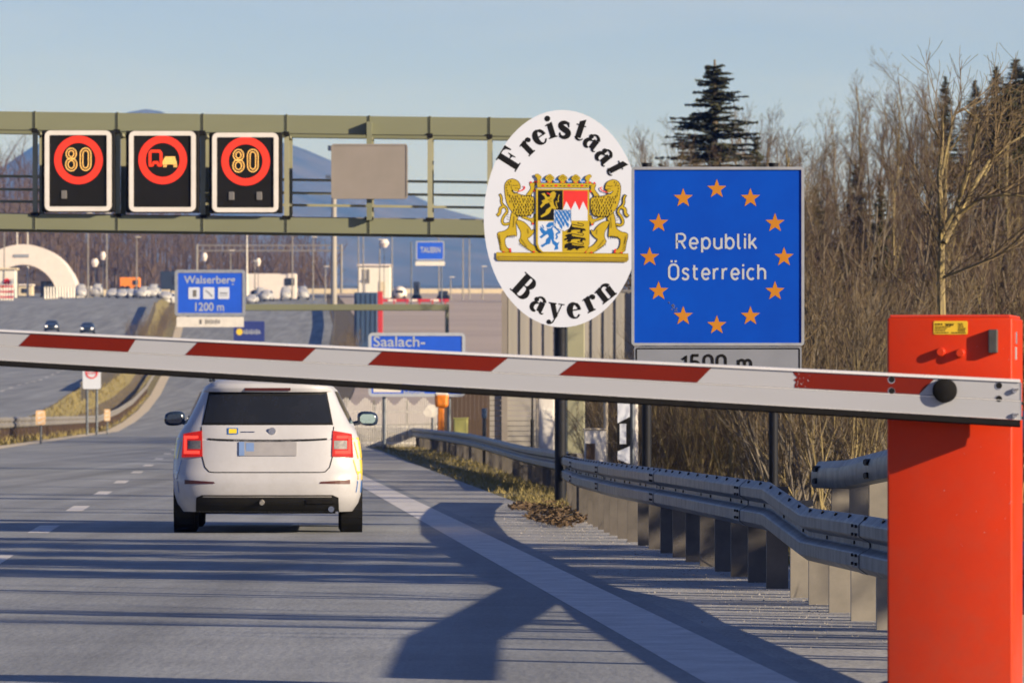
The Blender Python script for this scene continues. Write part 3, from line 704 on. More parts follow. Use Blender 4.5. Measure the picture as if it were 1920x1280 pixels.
# coat of arms, traced; pixel space of the enlargement (6.737 px per photo px, origin 920,310)
def ca(p):
    q = P(920 + p[0] / 6.737, 310 + p[1] / 6.737, YO); return (q.x, q.z)
A = Paint(ca, YO - .0128, .00006)
GO, BK, RD, BL, WH, GD, GY_ = 0, 1, 2, 3, 4, 5, 6
def lion(mx):
    def m(pts): return [mx(p) for p in pts]
    A.stroke(m(smooth2([(235, 735), (165, 752), (140, 705), (165, 640), (212, 590), (200, 540), (150, 500), (132, 460), (140, 410), (112, 362)])), 40, BK)
    A.stroke(m(smooth2([(165, 515), (115, 545), (120, 600), (78, 640)])), 46, BK)
    A.stroke(m(smooth2([(235, 735), (165, 752), (140, 705), (165, 640), (212, 590), (200, 540), (150, 500), (132, 460), (140, 410), (116, 370)])), [24] * 20 + [20] * 30, GO)
    A.stroke(m(smooth2([(165, 515), (115, 545), (120, 600), (84, 632)])), 30, GO)
    for y in (585, 615, 645, 675): A.stroke(m([(200, y), (230, y + 14)]), 6, BK)
    # far hind leg
    A.outlined(m([(315, 690), (400, 705), (470, 760), (520, 835), (552, 795), (545, 850), (495, 905), (455, 925), (520, 1005), (600, 1040), (632, 1075), (622, 1103), (540, 1103), (440, 1035), (352, 962), (385, 905), (382, 830), (345, 770)]), GO, BK, 15)
    # near hind leg and belly
    A.outlined(m([(270, 575), (245, 690), (237, 785), (180, 832), (92, 848), (85, 885), (108, 970), (128, 1098), (260, 1100), (255, 1068), (200, 1045), (175, 975), (182, 905), (300, 872), (330, 905), (322, 800), (312, 715), (352, 655), (300, 590)]), GO, BK, 15)
    A.outlined(m([(375, 640), (430, 640), (500, 678), (545, 660), (545, 625), (590, 612), (604, 650), (604, 702), (560, 692), (548, 742), (522, 742), (515, 705), (450, 682), (395, 662)]), GO, BK, 14)
    A.outlined(m([(440, 385), (490, 325), (512, 285), (490, 240), (505, 208), (532, 232), (560, 198), (582, 235), (545, 262), (560, 312), (530, 335), (505, 385), (470, 415)]), GO, BK, 14)
    A.outlined(m([(178, 290), (183, 232), (215, 190), (265, 172), (320, 186), (356, 216), (372, 255), (374, 292), (352, 305), (348, 330), (325, 352), (360, 372), (440, 388), (500, 385), (545, 405), (556, 460), (550, 560), (538, 595), (505, 625), (430, 642), (350, 640), (290, 605), (240, 545), (205, 475), (188, 400), (182, 345)]), GO, BK, 15)
    rr = random.Random(5)
    for gy in range(380, 630, 34):                                        # mane locks
        for gx in range(215, 550, 36):
            x = gx + rr.uniform(-8, 8) + (17 if (gy // 34) % 2 else 0); y = gy + rr.uniform(-6, 6)
            if x < 205 + (gy - 380) * .42 or x > 540: continue
            A.stroke(m([(x, y), (x + 7, y + 14), (x + 2, y + 30)]), [13, 12, 6], BK)
    for x, y in ((205, 240), (225, 210), (200, 275), (205, 310), (215, 340), (250, 195), (235, 235), (215, 365), (240, 370)): A.stroke(m([(x, y), (x + 6, y + 18)]), 7, BK)
    A.poly(m([(262, 240), (300, 225), (345, 225), (368, 262), (372, 288), (345, 300), (330, 325), (290, 322), (265, 290)]), GO)
    A.stroke(m([(275, 255), (318, 258), (350, 250)]), 7, BK); A.stroke(m([(300, 290), (330, 292), (360, 296)]), 6, BK)
    A.stroke(m([(270, 315), (305, 352), (345, 342)]), 12, BK); A.stroke(m([(285, 325), (310, 342), (335, 338)]), 7, WH)
    A.stroke(m(smooth2([(345, 335), (395, 318), (425, 300), (432, 272), (408, 268)])), [12] * 6 + [16] * 8 + [12] * 20, RD)
    for a in (((110, 900), (126, 985)), ((300, 880), (210, 900)), ((385, 930), (460, 1030)), ((300, 640), (290, 780)), ((470, 800), (480, 860))): A.stroke(m(list(a)), 8, GD)
    for y in range(880, 1060, 24): A.stroke(m([(98 + (y - 880) * .16, y), (122 + (y - 880) * .14, y + 10)]), 6, BK)
    for k in range(5): A.stroke(m([(215 + k * 22, 885), (210 + k * 22, 912)]), 7, BK); A.stroke(m([(365 + k * 26, 985 + k * 18), (375 + k * 26, 1008 + k * 17)]), 7, BK)
    for x, y in ((165, 1095), (245, 1058), (250, 1085), (545, 1092), (620, 1082), (606, 1045), (583, 628), (600, 695), (533, 738), (508, 215), (566, 208), (556, 322)): A.poly(m(arc(x, y, 13, 13, 0, 324, 9)), RD)
lion(lambda p: p); lion(lambda p: (1818 - p[0], p[1] + 10))
A.outlined([(72, 1102), (1738, 1118), (1738, 1190), (1715, 1218), (95, 1200), (72, 1175)], GO, BK, 9, 0)
A.poly([(78, 1146), (1734, 1162), (1734, 1188), (1712, 1212), (98, 1194), (78, 1172)], GD)
A.poly([(110, 1165), (1700, 1180), (1700, 1190), (110, 1176)], GO)
# shield
shield = [(572, 290), (1246, 300), (1246, 990), (1225, 1060), (1175, 1108), (650, 1102), (600, 1060), (574, 990)]
A.outlined(shield, GO, BK, 8, 0)
A.poly([(590, 284), (1240, 292), (1240, 306), (590, 298)], GY_)
A.poly([(596, 318), (910, 318), (910, 695), (596, 695)], BK)
A.poly([(916, 318), (1226, 322), (1224, 700), (916, 698)], WH)
A.poly([(916, 318), (1226, 322), (1224, 572), (1168, 455), (1119, 570), (1068, 455), (1014, 562), (956, 455), (916, 548)], RD)
A.poly([(598, 705), (902, 705), (902, 1090), (660, 1090), (620, 1050), (598, 985)], WH)
A.poly([(916, 705), (1224, 705), (1222, 985), (1200, 1050), (1160, 1092), (916, 1092)], GO)
# golden lion on black
A.stroke(smooth2([(845, 545), (815, 450), (860, 470), (850, 420), (868, 370)]), [10] * 30, GO)
A.poly([(770, 340), (800, 328), (825, 355), (815, 400), (790, 440), (800, 500), (830, 540), (825, 560), (770, 545), (745, 600), (715, 625), (640, 660), (630, 640), (690, 600), (700, 565), (760, 520), (740, 470), (690, 490), (640, 540), (625, 520), (660, 470), (640, 450), (690, 430), (680, 395), (640, 360), (680, 350), (715, 400), (750, 400), (745, 365)], GO)
A.stroke([(710, 350), (740, 362), (755, 380)], 12, RD)
A.stroke([(720, 440), (760, 440)], 7, BK); A.stroke([(740, 420), (775, 420)], 6, BK); A.stroke([(735, 458), (770, 462)], 6, BK)
# blue lion on white
A.stroke(smooth2([(800, 770), (860, 830), (880, 850), (820, 865), (845, 910), (820, 930)]), 22, BL)
A.poly([(700, 760), (735, 722), (790, 718), (800, 760), (780, 800), (800, 860), (800, 950), (840, 980), (870, 965), (850, 1010), (855, 1060), (800, 1070), (815, 1020), (780, 990), (765, 930), (750, 990), (690, 1010), (650, 1040), (630, 1010), (690, 980), (700, 935), (735, 900), (720, 870), (690, 885), (640, 925), (615, 905), (660, 870), (640, 850), (615, 800), (650, 790), (690, 830), (715, 820)], BL)
A.stroke([(705, 792), (750, 790), (780, 765)], 12, WH); A.stroke([(625, 775), (655, 805)], 14, BL); A.stroke([(650, 755), (672, 800)], 14, BL)
# three black lions on gold
for dy in (0, 118, 236):
    A.stroke(smooth2([(1020, 745 + dy), (1080, 755 + dy), (1170, 775 + dy), (1175, 740 + dy), (1090, 735 + dy), (1110, 720 + dy)]), [9] * 40, BK)
    A.poly([(935, 770 + dy), (985, 745 + dy), (1025, 745 + dy), (1030, 775 + dy), (1090, 785 + dy), (1190, 800 + dy), (1205, 830 + dy), (1165, 825 + dy), (1160, 850 + dy), (1120, 845 + dy), (1135, 815 + dy), (1060, 815 + dy), (1020, 822 + dy), (1010, 850 + dy), (960, 852 + dy), (975, 820 + dy), (930, 835 + dy), (925, 815 + dy), (965, 795 + dy)], BK) if dy < 236 else A.poly([(935, 1000), (985, 975), (1025, 978), (1030, 1005), (1100, 1015), (1180, 1020), (1190, 1040), (1120, 1050), (1090, 1075), (1060, 1050), (1010, 1075), (960, 1070), (975, 1045), (930, 1050)], BK)
# lozenge shield in the middle
sh2 = [(800, 566), (1016, 566), (1016, 745), (990, 800), (935, 832), (880, 815), (830, 790), (800, 735)]
A.outlined(sh2, WH, BK, 8, 0)
def inside(p, poly):
    c = False; n = len(poly)
    for i in range(n):
        a, b_ = poly[i], poly[(i + 1) % n]
        if (a[1] > p[1]) != (b_[1] > p[1]) and p[0] < (b_[0] - a[0]) * (p[1] - a[1]) / (b_[1] - a[1]) + a[0]: c = not c
    return c
for i in range(-6, 8):
    for j in range(-8, 9):
        cx, cy = 908 + i * 54 + j * 27 - 20, 690 + j * 46 + i * 12
        lz = [(cx - 27, cy - 36), (cx + 6, cy - 8), (cx + 27, cy + 36), (cx - 6, cy + 8)]
        lz = [(cx - 14, cy - 44), (cx + 20, cy - 4), (cx + 14, cy + 44), (cx - 20, cy + 4)]
        if all(inside(p, sh2) for p in lz): A.poly(lz, BL)
        else:
            q = [(min(1012, max(804, x)), min(826, max(570, y))) for x, y in lz]
            if sum(inside(p, sh2) for p in q) == 4 and (max(x for x, _ in q) - min(x for x, _ in q)) > 8: A.poly(q, BL)
# crown
A.outlined([(585, 222), (1248, 232), (1240, 286), (592, 280)], GO, BK, 8, 0)
for i, cx in enumerate((610, 745, 910, 1075, 1222)):
    cy = 225 + i * 2.0
    if i in (0, 4):
        s_ = 1 if i == 0 else -1
        A.outlined([(cx + s_ * v[0], cy + v[1]) for v in ((-22, 0), (-20, -60), (-58, -95), (-30, -118), (5, -105), (36, -68), (10, -40), (20, 0))], GO, BK, 7)
    else:
        A.outlined([(cx + v[0], cy + v[1]) for v in ((-18, 0), (-30, -35), (-62, -62), (-40, -88), (0, -118), (40, -88), (62, -62), (30, -35), (18, 0))], GO, BK, 7)
        A.stroke([(cx - 34, cy - 62), (cx, cy - 92), (cx + 34, cy - 62)], 7, BK); A.stroke([(cx - 22, cy - 40), (cx, cy - 66), (cx + 22, cy - 40)], 6, BK)
    A.poly(arc(cx - 20, cy - 14, 9, 9, 0, 324, 9), RD); A.poly(arc(cx + 22, cy - 14, 9, 9, 0, 324, 9), RD)
for cx in (665, 830, 995, 1160):
    A.poly([(cx - 34, 222), (cx - 22, 190), (cx, 168), (cx + 22, 192), (cx + 34, 224)], BL); A.stroke([(cx - 30, 200), (cx, 206), (cx + 30, 202)], 9, WH)
    A.poly(arc(cx - 5, 258, 20, 13, 0, 324, 9), RD); A.stroke([(cx + 40, 260), (cx + 64, 260)], 9, BK); A.stroke([(cx + 90, 261), (cx + 114, 261)], 9, BK)
A.mb.build('coat_of_arms', ['gold', 'black_print', 'herald_red', 'herald_blue', 'sign_white', 'gold_dark', 'herald_grey'], pl)

# ---------------------------------------------------------------- blue border sign with stars
YE = 56.0
def ex(px): return P(px, 0, YE).x
def ez(py): return P(0, py, YE).z
eu = thing('border_sign', 'blue border sign with ring of orange stars reading Republik Österreich', 'sign', (ex(1346), YE, gz(4.8, YE)))
for px in (1213, 1451):
    b = MB(); b.tube([(ex(px), YE + .09, -.7), (ex(px), YE + .09, ez(307))], .046, 14); b.tube([(ex(px), YE + .09, ez(308)), (ex(px), YE + .09, ez(305))], .05, 14)
    b.build('post', 'dark_post', eu, smooth=40)
b = MB(); slab(b, rrect(ex(1186), ex(1506), ez(646), ez(315), .03), YE, YE + .02); pn = b.build('panel', 'sign_blue', eu)
b = MB(); ring_frame(b, ex(1184), ex(1508), ez(648), ez(313), .035, .028, YE - .014, YE + .024); b.build('frame', 'sign_frame', eu)
b = MB()
for dz in (365, 600): b.box((ex(1346), YE + .035, ez(dz)), (ex(1490) - ex(1200), .025, .05))
b.build('rail', 'steel', eu)
b = MB()
ccx, ccy = 1344.0, 482.0; rx_, ry_ = 126.0, 127.5
for k in range(12):
    a = R(90 - 30 * k); cx = ccx + rx_ * math.cos(a); cy = ccy - ry_ * math.sin(a); pts = []
    for q in range(10):
        r = (18.8 if q % 2 == 0 else 7.6); t = R(90 + 36 * q); pts.append((cx + r * math.cos(t), cy - r * math.sin(t)))
    b = MB(); b.flat([(ex(x), YE - .0025, ez(y)) for x, y in pts]); b.build('star', 'star_orange', pn)
def el_(cx, cy, rx, ry, a0=0, a1=360, n=22): return arc(cx, cy, rx, ry, a0, a1, n)
BOWL = el_(.26, .36, .26, .36)
DIN = {
 'R': (.58, [[(0, 0), (0, 1), (.30, 1)] + arc(.30, .74, .26, .26, 80, -90, 12) + [(0, .48)], [(.28, .48), (.56, 0)]]),
 'e': (.52, [[(.02, .35), (.51, .35)], el_(.26, .36, .26, .36, 0, 318)]), 'p': (.52, [[(0, .72), (0, -.26)], BOWL]),
 'u': (.48, [[(0, .72), (0, .24)] + arc(.24, .24, .24, .24, 180, 360, 10) + [(.48, .24)], [(.48, .72), (.48, 0)]]), 'b': (.52, [[(0, 1), (0, 0)], BOWL]),
 'l': (.16, [[(0, 1), (0, .14), (.04, .04), (.16, 0)]]), 'i': (.0, [[(0, 0), (0, .72)], [(0, .88), (0, 1.02)]]), 'k': (.46, [[(0, 0), (0, 1)], [(.02, .26), (.42, .72)], [(.16, .42), (.46, 0)]]),
 'Ö': (.64, [[(.0, .3)] + arc(.30, .30, .30, .30, 180, 270, 6) + arc(.34, .30, .30, .30, 270, 360, 6) + arc(.34, .70, .30, .30, 0, 90, 6) + arc(.30, .70, .30, .30, 90, 180, 6) + [(0, .3)], [(.18, 1.15), (.18, 1.29)], [(.46, 1.15), (.46, 1.29)]]),
 's': (.42, [smooth2([(.42, .60), (.34, .72), (.10, .72), (.02, .56), (.10, .42), (.34, .34), (.42, .18), (.34, 0), (.08, 0), (.0, .12)], 2)]),
 't': (.36, [[(.11, .96), (.11, .16), (.16, .04), (.36, 0)], [(0, .70), (.35, .70)]]), 'r': (.32, [[(0, 0), (0, .72)], [(0, .46), (.08, .64), (.20, .71), (.32, .69)]]),
 'c': (.46, [el_(.26, .36, .26, .36, 48, 312)]), 'h': (.48, [[(0, 0), (0, 1)], [(0, .44)] + arc(.24, .48, .24, .24, 170, 0, 10) + [(.48, 0)]]),
 '1': (.26, [[(.0, .74), (.24, .98), (.24, 0)]]), '5': (.54, [smooth2([(.50, 1), (.50, 1), (.08, 1), (.08, 1), (.05, .54), (.05, .54), (.22, .64), (.46, .58), (.54, .34), (.46, .06), (.22, 0), (.0, .14)], 1)]),
 '0': (.54, [[(.0, .27)] + arc(.27, .27, .27, .27, 180, 360, 10) + arc(.27, .73, .27, .27, 0, 180, 10) + [(0, .27)]]), 'm': (.80, [[(0, 0), (0, .72)], [(0, .48)] + arc(.20, .50, .20, .21, 165, 0, 8) + [(.40, 0)], [(.40, .48)] + arc(.60, .50, .20, .21, 165, 0, 8) + [(.80, 0)]]), ' ': (.22, [])}
def din(word, x0, x1, base, cap, y, m_, par, w=.145):
    tot = sum(DIN[c][0] + .30 for c in word) - .30; cap_h = ez(cap) - ez(base); kx = (ex(x1) - ex(x0)) / tot; q = Paint(lambda p: p, y, .00006); pen = 0
    for ch in word:
        for st_ in DIN[ch][1]: q.stroke([(ex(x0) + (pen + px) * kx, ez(base) + pz * cap_h) for px, pz in st_], w * cap_h, 0)
        pen += DIN[ch][0] + .30
    q.mb.build('lettering', m_, par)
din('Republik', 1269, 1418, 466, 438.5, YE - .0025, 'letter_white', pn)
din('Österreich', 1254.5, 1434.5, 523.5, 496, YE - .0025, 'letter_white', pn)
b = MB(); rr = random.Random(2)
for k in range(14):
    x = 1252 + rr.uniform(0, 16); y = 565 + rr.uniform(0, 13) + (x - 1252) * .3
    b.add([(ex(x), YE - .003, ez(y)), (ex(x + 3), YE - .003, ez(y + 1)), (ex(x + 2), YE - .003, ez(y + 3))], [(0, 1, 2)])
b.build('sticker_scrap', 'lens_grey', pn)
b = MB(); slab(b, rrect(ex(1189), ex(1503), ez(748), ez(649), .02), YE, YE + .02); pn2 = b.build('distance_plate', 'sign_grey', eu)
b = MB(); ring_frame(b, ex(1192), ex(1500), ez(745), ez(652), .02, .013, YE - .003, YE + .001); b.build('border', 'black_print', pn2)
din('1500 m', 1279, 1408, 696, 666, YE - .004, 'black_print', pn2, .17)

# ---------------------------------------------------------------- motorway gantry and displays
YG = 110.0
gan = thing('sign_gantry', 'olive green sign gantry spanning the motorway', 'gantry', (P(1080, 0, YG).x, YG, 0))
def gsl(px): return .0128 * px                       # the chords drop towards the right
def gbox(mb, xa, xb, ya, yb, d0, d1, mi=0):
    vs = []
    for d in (d0, d1):
        for px, py in ((xa, ya), (xb, ya), (xb, yb), (xa, yb)):
            q = P(px, py + gsl(px), YG); vs.append((q.x, YG + d, q.z))
    mb.add(vs, [(3, 2, 1, 0), (4, 5, 6, 7), (0, 1, 5, 4), (1, 2, 6, 5), (2, 3, 7, 6), (3, 0, 4, 7)], mi)
joints = [-420, -250, -92, 65, 220, 380, 537, 692, 806, 918, 1035, 1100]
for ya, yb, nm in ((209, 243, 'top_chord'), (401, 429, 'bottom_chord')):
    for dd in (0, 1.6):
        b = MB(); gbox(b, -800, 1110, ya, yb, dd, dd + .34); b.build(nm, 'olive', gan)
b = MB()
for j in joints:
    for ya, yb in ((208, 244.5), (400, 430)): gbox(b, j - 2.6, j + 2.6, ya, yb, -.012, .352)
b.build('flange', 'vms_black' if False else 'olive', gan)
b = MB()
for j in joints:
    for ya, yb in ((207.6, 245), (399.5, 430.5)): gbox(b, j - .6, j + .6, ya, yb, -.02, .36)
b.build('joint_gap', 'vms_black', gan)
for j in joints:
    b = MB(); gbox(b, j - 4.5, j + 4.5, 243, 401, .06, .18); gbox(b, j - 5, j + 5, 243, 401, 1.68, 1.8); gbox(b, j - 4, j + 4, 396, 401, .3, 1.7); gbox(b, j - 4, j + 4, 243, 247, .3, 1.7)
    b.build('strut', 'olive_light', gan)
    b = MB(); gbox(b, j - 8, j + 8, 397.5, 404, -.03, .2); b.build('clamp', 'vms_black', gan); b = MB(); gbox(b, j - 6, j + 5, 240, 248, -.03, .2); b.build('clamp', 'vms_black', gan)
for yy in (324, 349, 372):
    b = MB(); gbox(b, -800, 1100, yy - 2.4, yy + 2.4, 1.56, 1.62); b.build('walkway_rail', 'olive_light', gan)
b = MB(); gbox(b, -800, 1100, 398, 400, .36, 1.58); b.build('walkway_floor', 'galv_dull', gan)
b = MB(); q0, q1 = P(1063, 700, YG), P(1097, 700, YG)
zc_ = CAMH - (222 - HZ) / F * YG; b.bbox(((q0.x + q1.x) / 2, YG + .9, zc_ / 2 - .2), (q1.x - q0.x, 1.0, zc_ + .4), .02); b.build('column', 'olive_light', gan)
b = MB(); b.bbox(((q0.x + q1.x) / 2, YG + .5, .12), (.9, 1.7, .5), .03); b.build('footing', 'concrete', gan)
def vms(xa, xb, ya, yb, kind, label, lens):
    Y = YG - .16
    def X(px): return P(px, 0, Y).x
    def Z(py): return P(0, py, Y).z
    o = thing('traffic_display', label, 'traffic display', (X((xa + xb) / 2), Y, Z(yb)), group='LED traffic displays on the gantry')
    b = MB(); b.bbox(((X(xa) + X(xb)) / 2, Y + .24, (Z(ya) + Z(yb)) / 2), (X(xb) - X(xa) + .13, .40, Z(ya) - Z(yb) + .02), .02); b.build('housing', 'vms_black', o)
    b = MB(); slab(b, rrect(X(xa + 4), X(xb - 4), Z(yb - 4), Z(ya + 4), .03), Y, Y + .03); b.build('screen', 'vms_black', o)
    b = MB(); ring_frame(b, X(xa), X(xb), Z(yb), Z(ya), .11, .088, Y - .03, Y + .04); b.build('frame', 'vms_frame', o)
    cx, cy = (xa + xb) / 2 + .6, (300 if ya < 248 else 302.5)
    k = Y / F
    b = MB(); bd = MB()
    ro, ri = 45.5 * k, 32.0 * k; C = Vector((X(cx), 0, Z(cy)))
    vs = []; n = 72
    for q in range(n):
        t = 2 * math.pi * q / n
        for r in (ri, ro): vs.append((C.x + r * math.cos(t), Y - .002, C.z + r * math.sin(t)))
    b.add(vs, [(2 * q, 2 * q + 1, 2 * ((q + 1) % n) + 1, 2 * ((q + 1) % n)) for q in range(n)])
    def dot(x, z, r, mbx, mi=0):
        mbx.add([(x + r * math.cos(a), Y - .006, z + r * math.sin(a)) for a in (0, 1.05, 2.09, 3.14, 4.19, 5.24)], [(0, 1, 2, 3, 4, 5)], mi)
    for i in range(5):
        r = lerp(ri, ro, (i + .5) / 5); m_ = 66
        for q in range(m_):
            t = 2 * math.pi * (q + .5 * (i % 2)) / m_; dot(C.x + r * math.cos(t), C.z + r * math.sin(t), .0115, b, 1)
    b.build('red_ring', ['led_red', 'led_red_dot'], o)
    b = MB()
    def along(pts, dpx=2.25, r=.0115, mi=0):
        pts = [Vector(p) for p in pts]; acc = 0
        for a, c in zip(pts, pts[1:]):
            L = (c - a).length; t = acc
            while t < L: q = a.lerp(c, t / L); dot(X(q.x), Z(q.y), r, b, mi); t += dpx
            acc = t - L
    def band(pts, w=2.3): # two parallel rows of dots with a dim core
        L, Rr = vstroke(pts, w * 2); along(L, 2.4); along(Rr, 2.4)
        Lc, Rc = vstroke(pts, w * 1.7)
    if kind == '80':
        d = cx - 147
        for top_, c_y, rx, ry in ((1, 288.5, 7.2, 8.3), (0, 308.5, 8.2, 9.6)):
            band([(133.5 + d + rx * math.cos(R(a)), c_y + (cy - 300) + ry * math.sin(R(a))) for a in range(0, 361, 15)])
        z_ = [(160.5 + d + 7.6 * math.cos(R(a)), 289 + (cy - 300) + 9 * math.sin(R(a))) for a in range(180, 361, 15)] + [(160.5 + d + 7.6 * math.cos(R(a)), 308 + (cy - 300) + 9.5 * math.sin(R(a))) for a in range(0, 181, 15)]
        band(z_ + [z_[0]])
        b.build('speed_digits', 'led_amber', o)
    else:
        d = cx - 305
        ox = 291.5 + d
        for w in (0, 2.2):
            along([(ox - 11.5 + w, 306), (ox - 11.5 + w, 287), (ox - 8 + w / 2, 282.5 + w), (ox + 8 - w / 2, 282.5 + w), (ox + 11.5 - w, 287), (ox + 11.5 - w, 306)], 1.7, .017, 1)
            along([(ox - 11.5 + w, 306), (ox - 11, 311 - w), (ox - 5, 311 - w), (ox - 4, 306 - w), (ox + 4, 306 - w), (ox + 5, 311 - w), (ox + 11, 311 - w), (ox + 11.5 - w, 306)], 1.7, .017, 1)
        b.build('lorry_symbol', ['led_amber', 'led_red_dot'], o)
        b = MB()
        for r_, (hw, y) in enumerate(((8.5, 295), (10.5, 298), (12, 301), (13, 304), (13, 307))):
            q = -hw
            while q <= hw: dot(X(319 + d + q), Z(y), .0145, b); q += 2.4
        for q in (-12, -9.6, -7.2, 7.2, 9.6, 12): dot(X(319 + d + q), Z(310), .011, b); dot(X(319 + d + q), Z(312.5), .011, b)
        b.build('car_symbol', 'led_amber', o)
    for lx in lens:
        b = MB(); b.bbox((X(lx), Y - .012, Z(365 + (cy - 300))), (.11, .02, .16), .01); b.build('warning_lamp', 'lens_grey', o)
    return o
vms(84, 209, 245, 396, '80', 'lit speed display showing 80, leftmost of the three on the gantry', (120,))
vms(242, 367, 246, 397, 'ban', 'lit display with red lorry and amber car, between the two 80 displays', ())
vms(398, 522, 249, 398, '80', 'lit speed display showing 80 with two grey warning lamps below, beside the blank panel', (434, 486))
Yp = YG - .3
bp_ = thing('blank_panel', 'plain grey-brown back of a sign panel on the gantry', 'sign panel', P(692, 372, Yp))
b = MB(); slab(b, rrect(P(622, 0, Yp).x, P(763, 0, Yp).x, P(0, 372, Yp).z, P(0, 271, Yp).z, .05), Yp, Yp + .09); b.build('plate', 'sign_back', bp_)
b = MB(); ring_frame(b, P(621, 0, Yp).x, P(764.5, 0, Yp).x, P(0, 373, Yp).z, P(0, 270, Yp).z, .055, .03, Yp - .01, Yp + .10); b.build('frame', 'sign_back', bp_)
b = MB(); b.box((P(692, 0, Yp).x, Yp + .2, P(0, 320, Yp).z), (.1, .2, 1.9)); b.build('bracket', 'olive', bp_)
# ---------------------------------------------------------------- cars
SL = [(.20, .80, .12, 4.54, .42), (.28, .855, .04, 4.62, .44), (.36, .88, .012, 4.65, .46), (.46, .888, .0, 4.66, .46), (.545, .892, .005, 4.655, .46), (.575, .892, .028, 4.65, .46), (.66, .890, .052, 4.60, .46), (.76, .884, .075, 4.50, .46), (.87, .866, .088, 4.25, .46), (.885, .862, .108, 4.18, .46), (.94, .84, .118, 3.85, .44), (1.005, .795, .150, 3.40, .42), (1.03, .772, .165, 3.30, .40), (1.12, .725, .225, 3.08, .38), (1.22, .675, .29, 2.82, .36), (1.325, .630, .350, 2.55, .34), (1.345, .62, .318, 2.5, .34), (1.385, .588, .315, 2.38, .34), (1.42, .540, .37, 2.25, .34), (1.45, .46, .48, 2.05, .32), (1.468, .34, .68, 1.85, .28)]
EXP = 3.2
def sl(z):
    for a, c in zip(SL, SL[1:]):
        if z <= c[0]:
            t = max(0, (z - a[0]) / (c[0] - a[0])); return [lerp(x, y, t) for x, y in zip(a, c)]
    return list(SL[-1])
def yrear(x, z):
    _, w, yr, yf, c = sl(z); k = min(.9995, abs(x) / w)
    return yr + c * (1 - (1 - k ** EXP) ** (1 / EXP))
def swell(z, y): return .042 * sstep(.93, 1.06, z) * (1 - .5 * sstep(1.3, 1.45, z)) * sstep(.55, 1.5, y) * (1 - sstep(2.0, 3.0, y))
def plan(z, n1=16, n2=14, n3=9):
    _, w, yr, yf, c = sl(z); out = []
    for k in range(n1 + 1):
        t = k / n1 * math.pi / 2; out.append((w * math.sin(t) ** (2 / EXP), yr + c * (1 - math.cos(t) ** (2 / EXP))))
    cf = min(1.0, (yf - yr) * .25)
    for k in range(1, n2): yy = lerp(yr + c, yf - cf, k / n2); out.append((w + swell(z, yy), yy))
    for k in range(n3 + 1):
        t = k / n3 * math.pi / 2; out.append((w * math.cos(t) ** (2 / 2.6), yf - cf + cf * math.sin(t) ** (2 / 2.6)))
    return out
def nrm(x, z):
    e = .004; p = Vector((x, yrear(x, z), z))
    dx = Vector((2 * e, yrear(x + e, z) - yrear(x - e, z), 0)); dz = Vector((0, yrear(x, z + e) - yrear(x, z - e), 2 * e))
    n = dx.cross(dz); return n.normalized() if n.y < 0 else -n.normalized()
def rp(x, z, off):
    n = nrm(x, z); n.z *= .3; n.normalize(); p = Vector((x, yrear(x, z), z)) + n * off; return p
def patch(mb, q, off=.004, nx=10, nz=6, mi=0, thick=0):
    """q: four (x,z) corners, bottom-left first, anticlockwise, laid on the rear surface"""
    vs = []
    for j in range(nz + 1):
        for i in range(nx + 1):
            s, t = i / nx, j / nz
            a = (lerp(q[0][0], q[1][0], s), lerp(q[0][1], q[1][1], s)); b_ = (lerp(q[3][0], q[2][0], s), lerp(q[3][1], q[2][1], s))
            vs.append(rp(lerp(a[0], b_[0], t), lerp(a[1], b_[1], t), off))
    W_ = nx + 1
    fs = [(j * W_ + i, j * W_ + i + 1, (j + 1) * W_ + i + 1, (j + 1) * W_ + i) for j in range(nz) for i in range(nx)]
    if off > .008:                                     # close the rim back to the body
        ring = [i for i in range(W_)] + [j * W_ + nx for j in range(1, nz + 1)] + [nz * W_ + i for i in range(nx - 1, -1, -1)] + [j * W_ for j in range(nz - 1, 0, -1)]
        base = len(vs)
        for r in ring:
            v = vs[r]; vs.append(v + Vector((0, off + .01, 0)))
        m = len(ring); fs += [(ring[k], base + k, base + (k + 1) % m, ring[(k + 1) % m]) for k in range(m)]
    mb.add(vs, fs, mi)
def seam(mb, pts, w=.008, off=.003, mi=0):
    q = [pts[0]]
    for a_, c_ in zip(pts, pts[1:]):
        m_ = max(1, int(math.hypot(c_[0] - a_[0], c_[1] - a_[1]) / .05))
        q += [(lerp(a_[0], c_[0], k / m_), lerp(a_[1], c_[1], k / m_)) for k in range(1, m_ + 1)]
    pts = q; L, Rr = vstroke(pts, w); n = len(pts)
    mb.add([rp(p[0], p[1], off) for p in L + Rr], [(i, i + 1, n + i + 1, n + i) for i in range(n - 1)], mi)
def body_shell(mb):
    zs = [s[0] for s in SL]; rings = []
    for z in zs:
        h = plan(z); rings.append([(x, y, z) for x, y in h] + [(-x, y, z) for x, y in reversed(h[1:-1])])
    n = len(rings[0]); vs = [v for r in rings for v in r]; fs = []
    for i in range(len(rings) - 1):
        for k in range(n): fs.append((i * n + k, i * n + (k + 1) % n, (i + 1) * n + (k + 1) % n, (i + 1) * n + k))
    b0 = (len(rings) - 1) * n
    vs.append((0, 1.3, 1.482)); fs += [(b0 + k, b0 + (k + 1) % n, len(vs) - 1) for k in range(n)]
    fs.append(tuple(reversed(range(n))))
    mb.add(vs, fs)
CARX, CARY = P(501, 0, 53.4).x, 53.4
car = local(thing('estate_car', 'white estate car driving away, tail lights lit, small yellow badge', 'car', (CARX, CARY, .016), R(1.7)))
b = MB(); body_shell(b); body = b.build('body', 'car_white', car, smooth=38)
def both(q): return [q, [(-x, z) for x, z in (q[1], q[0], q[3], q[2])]]
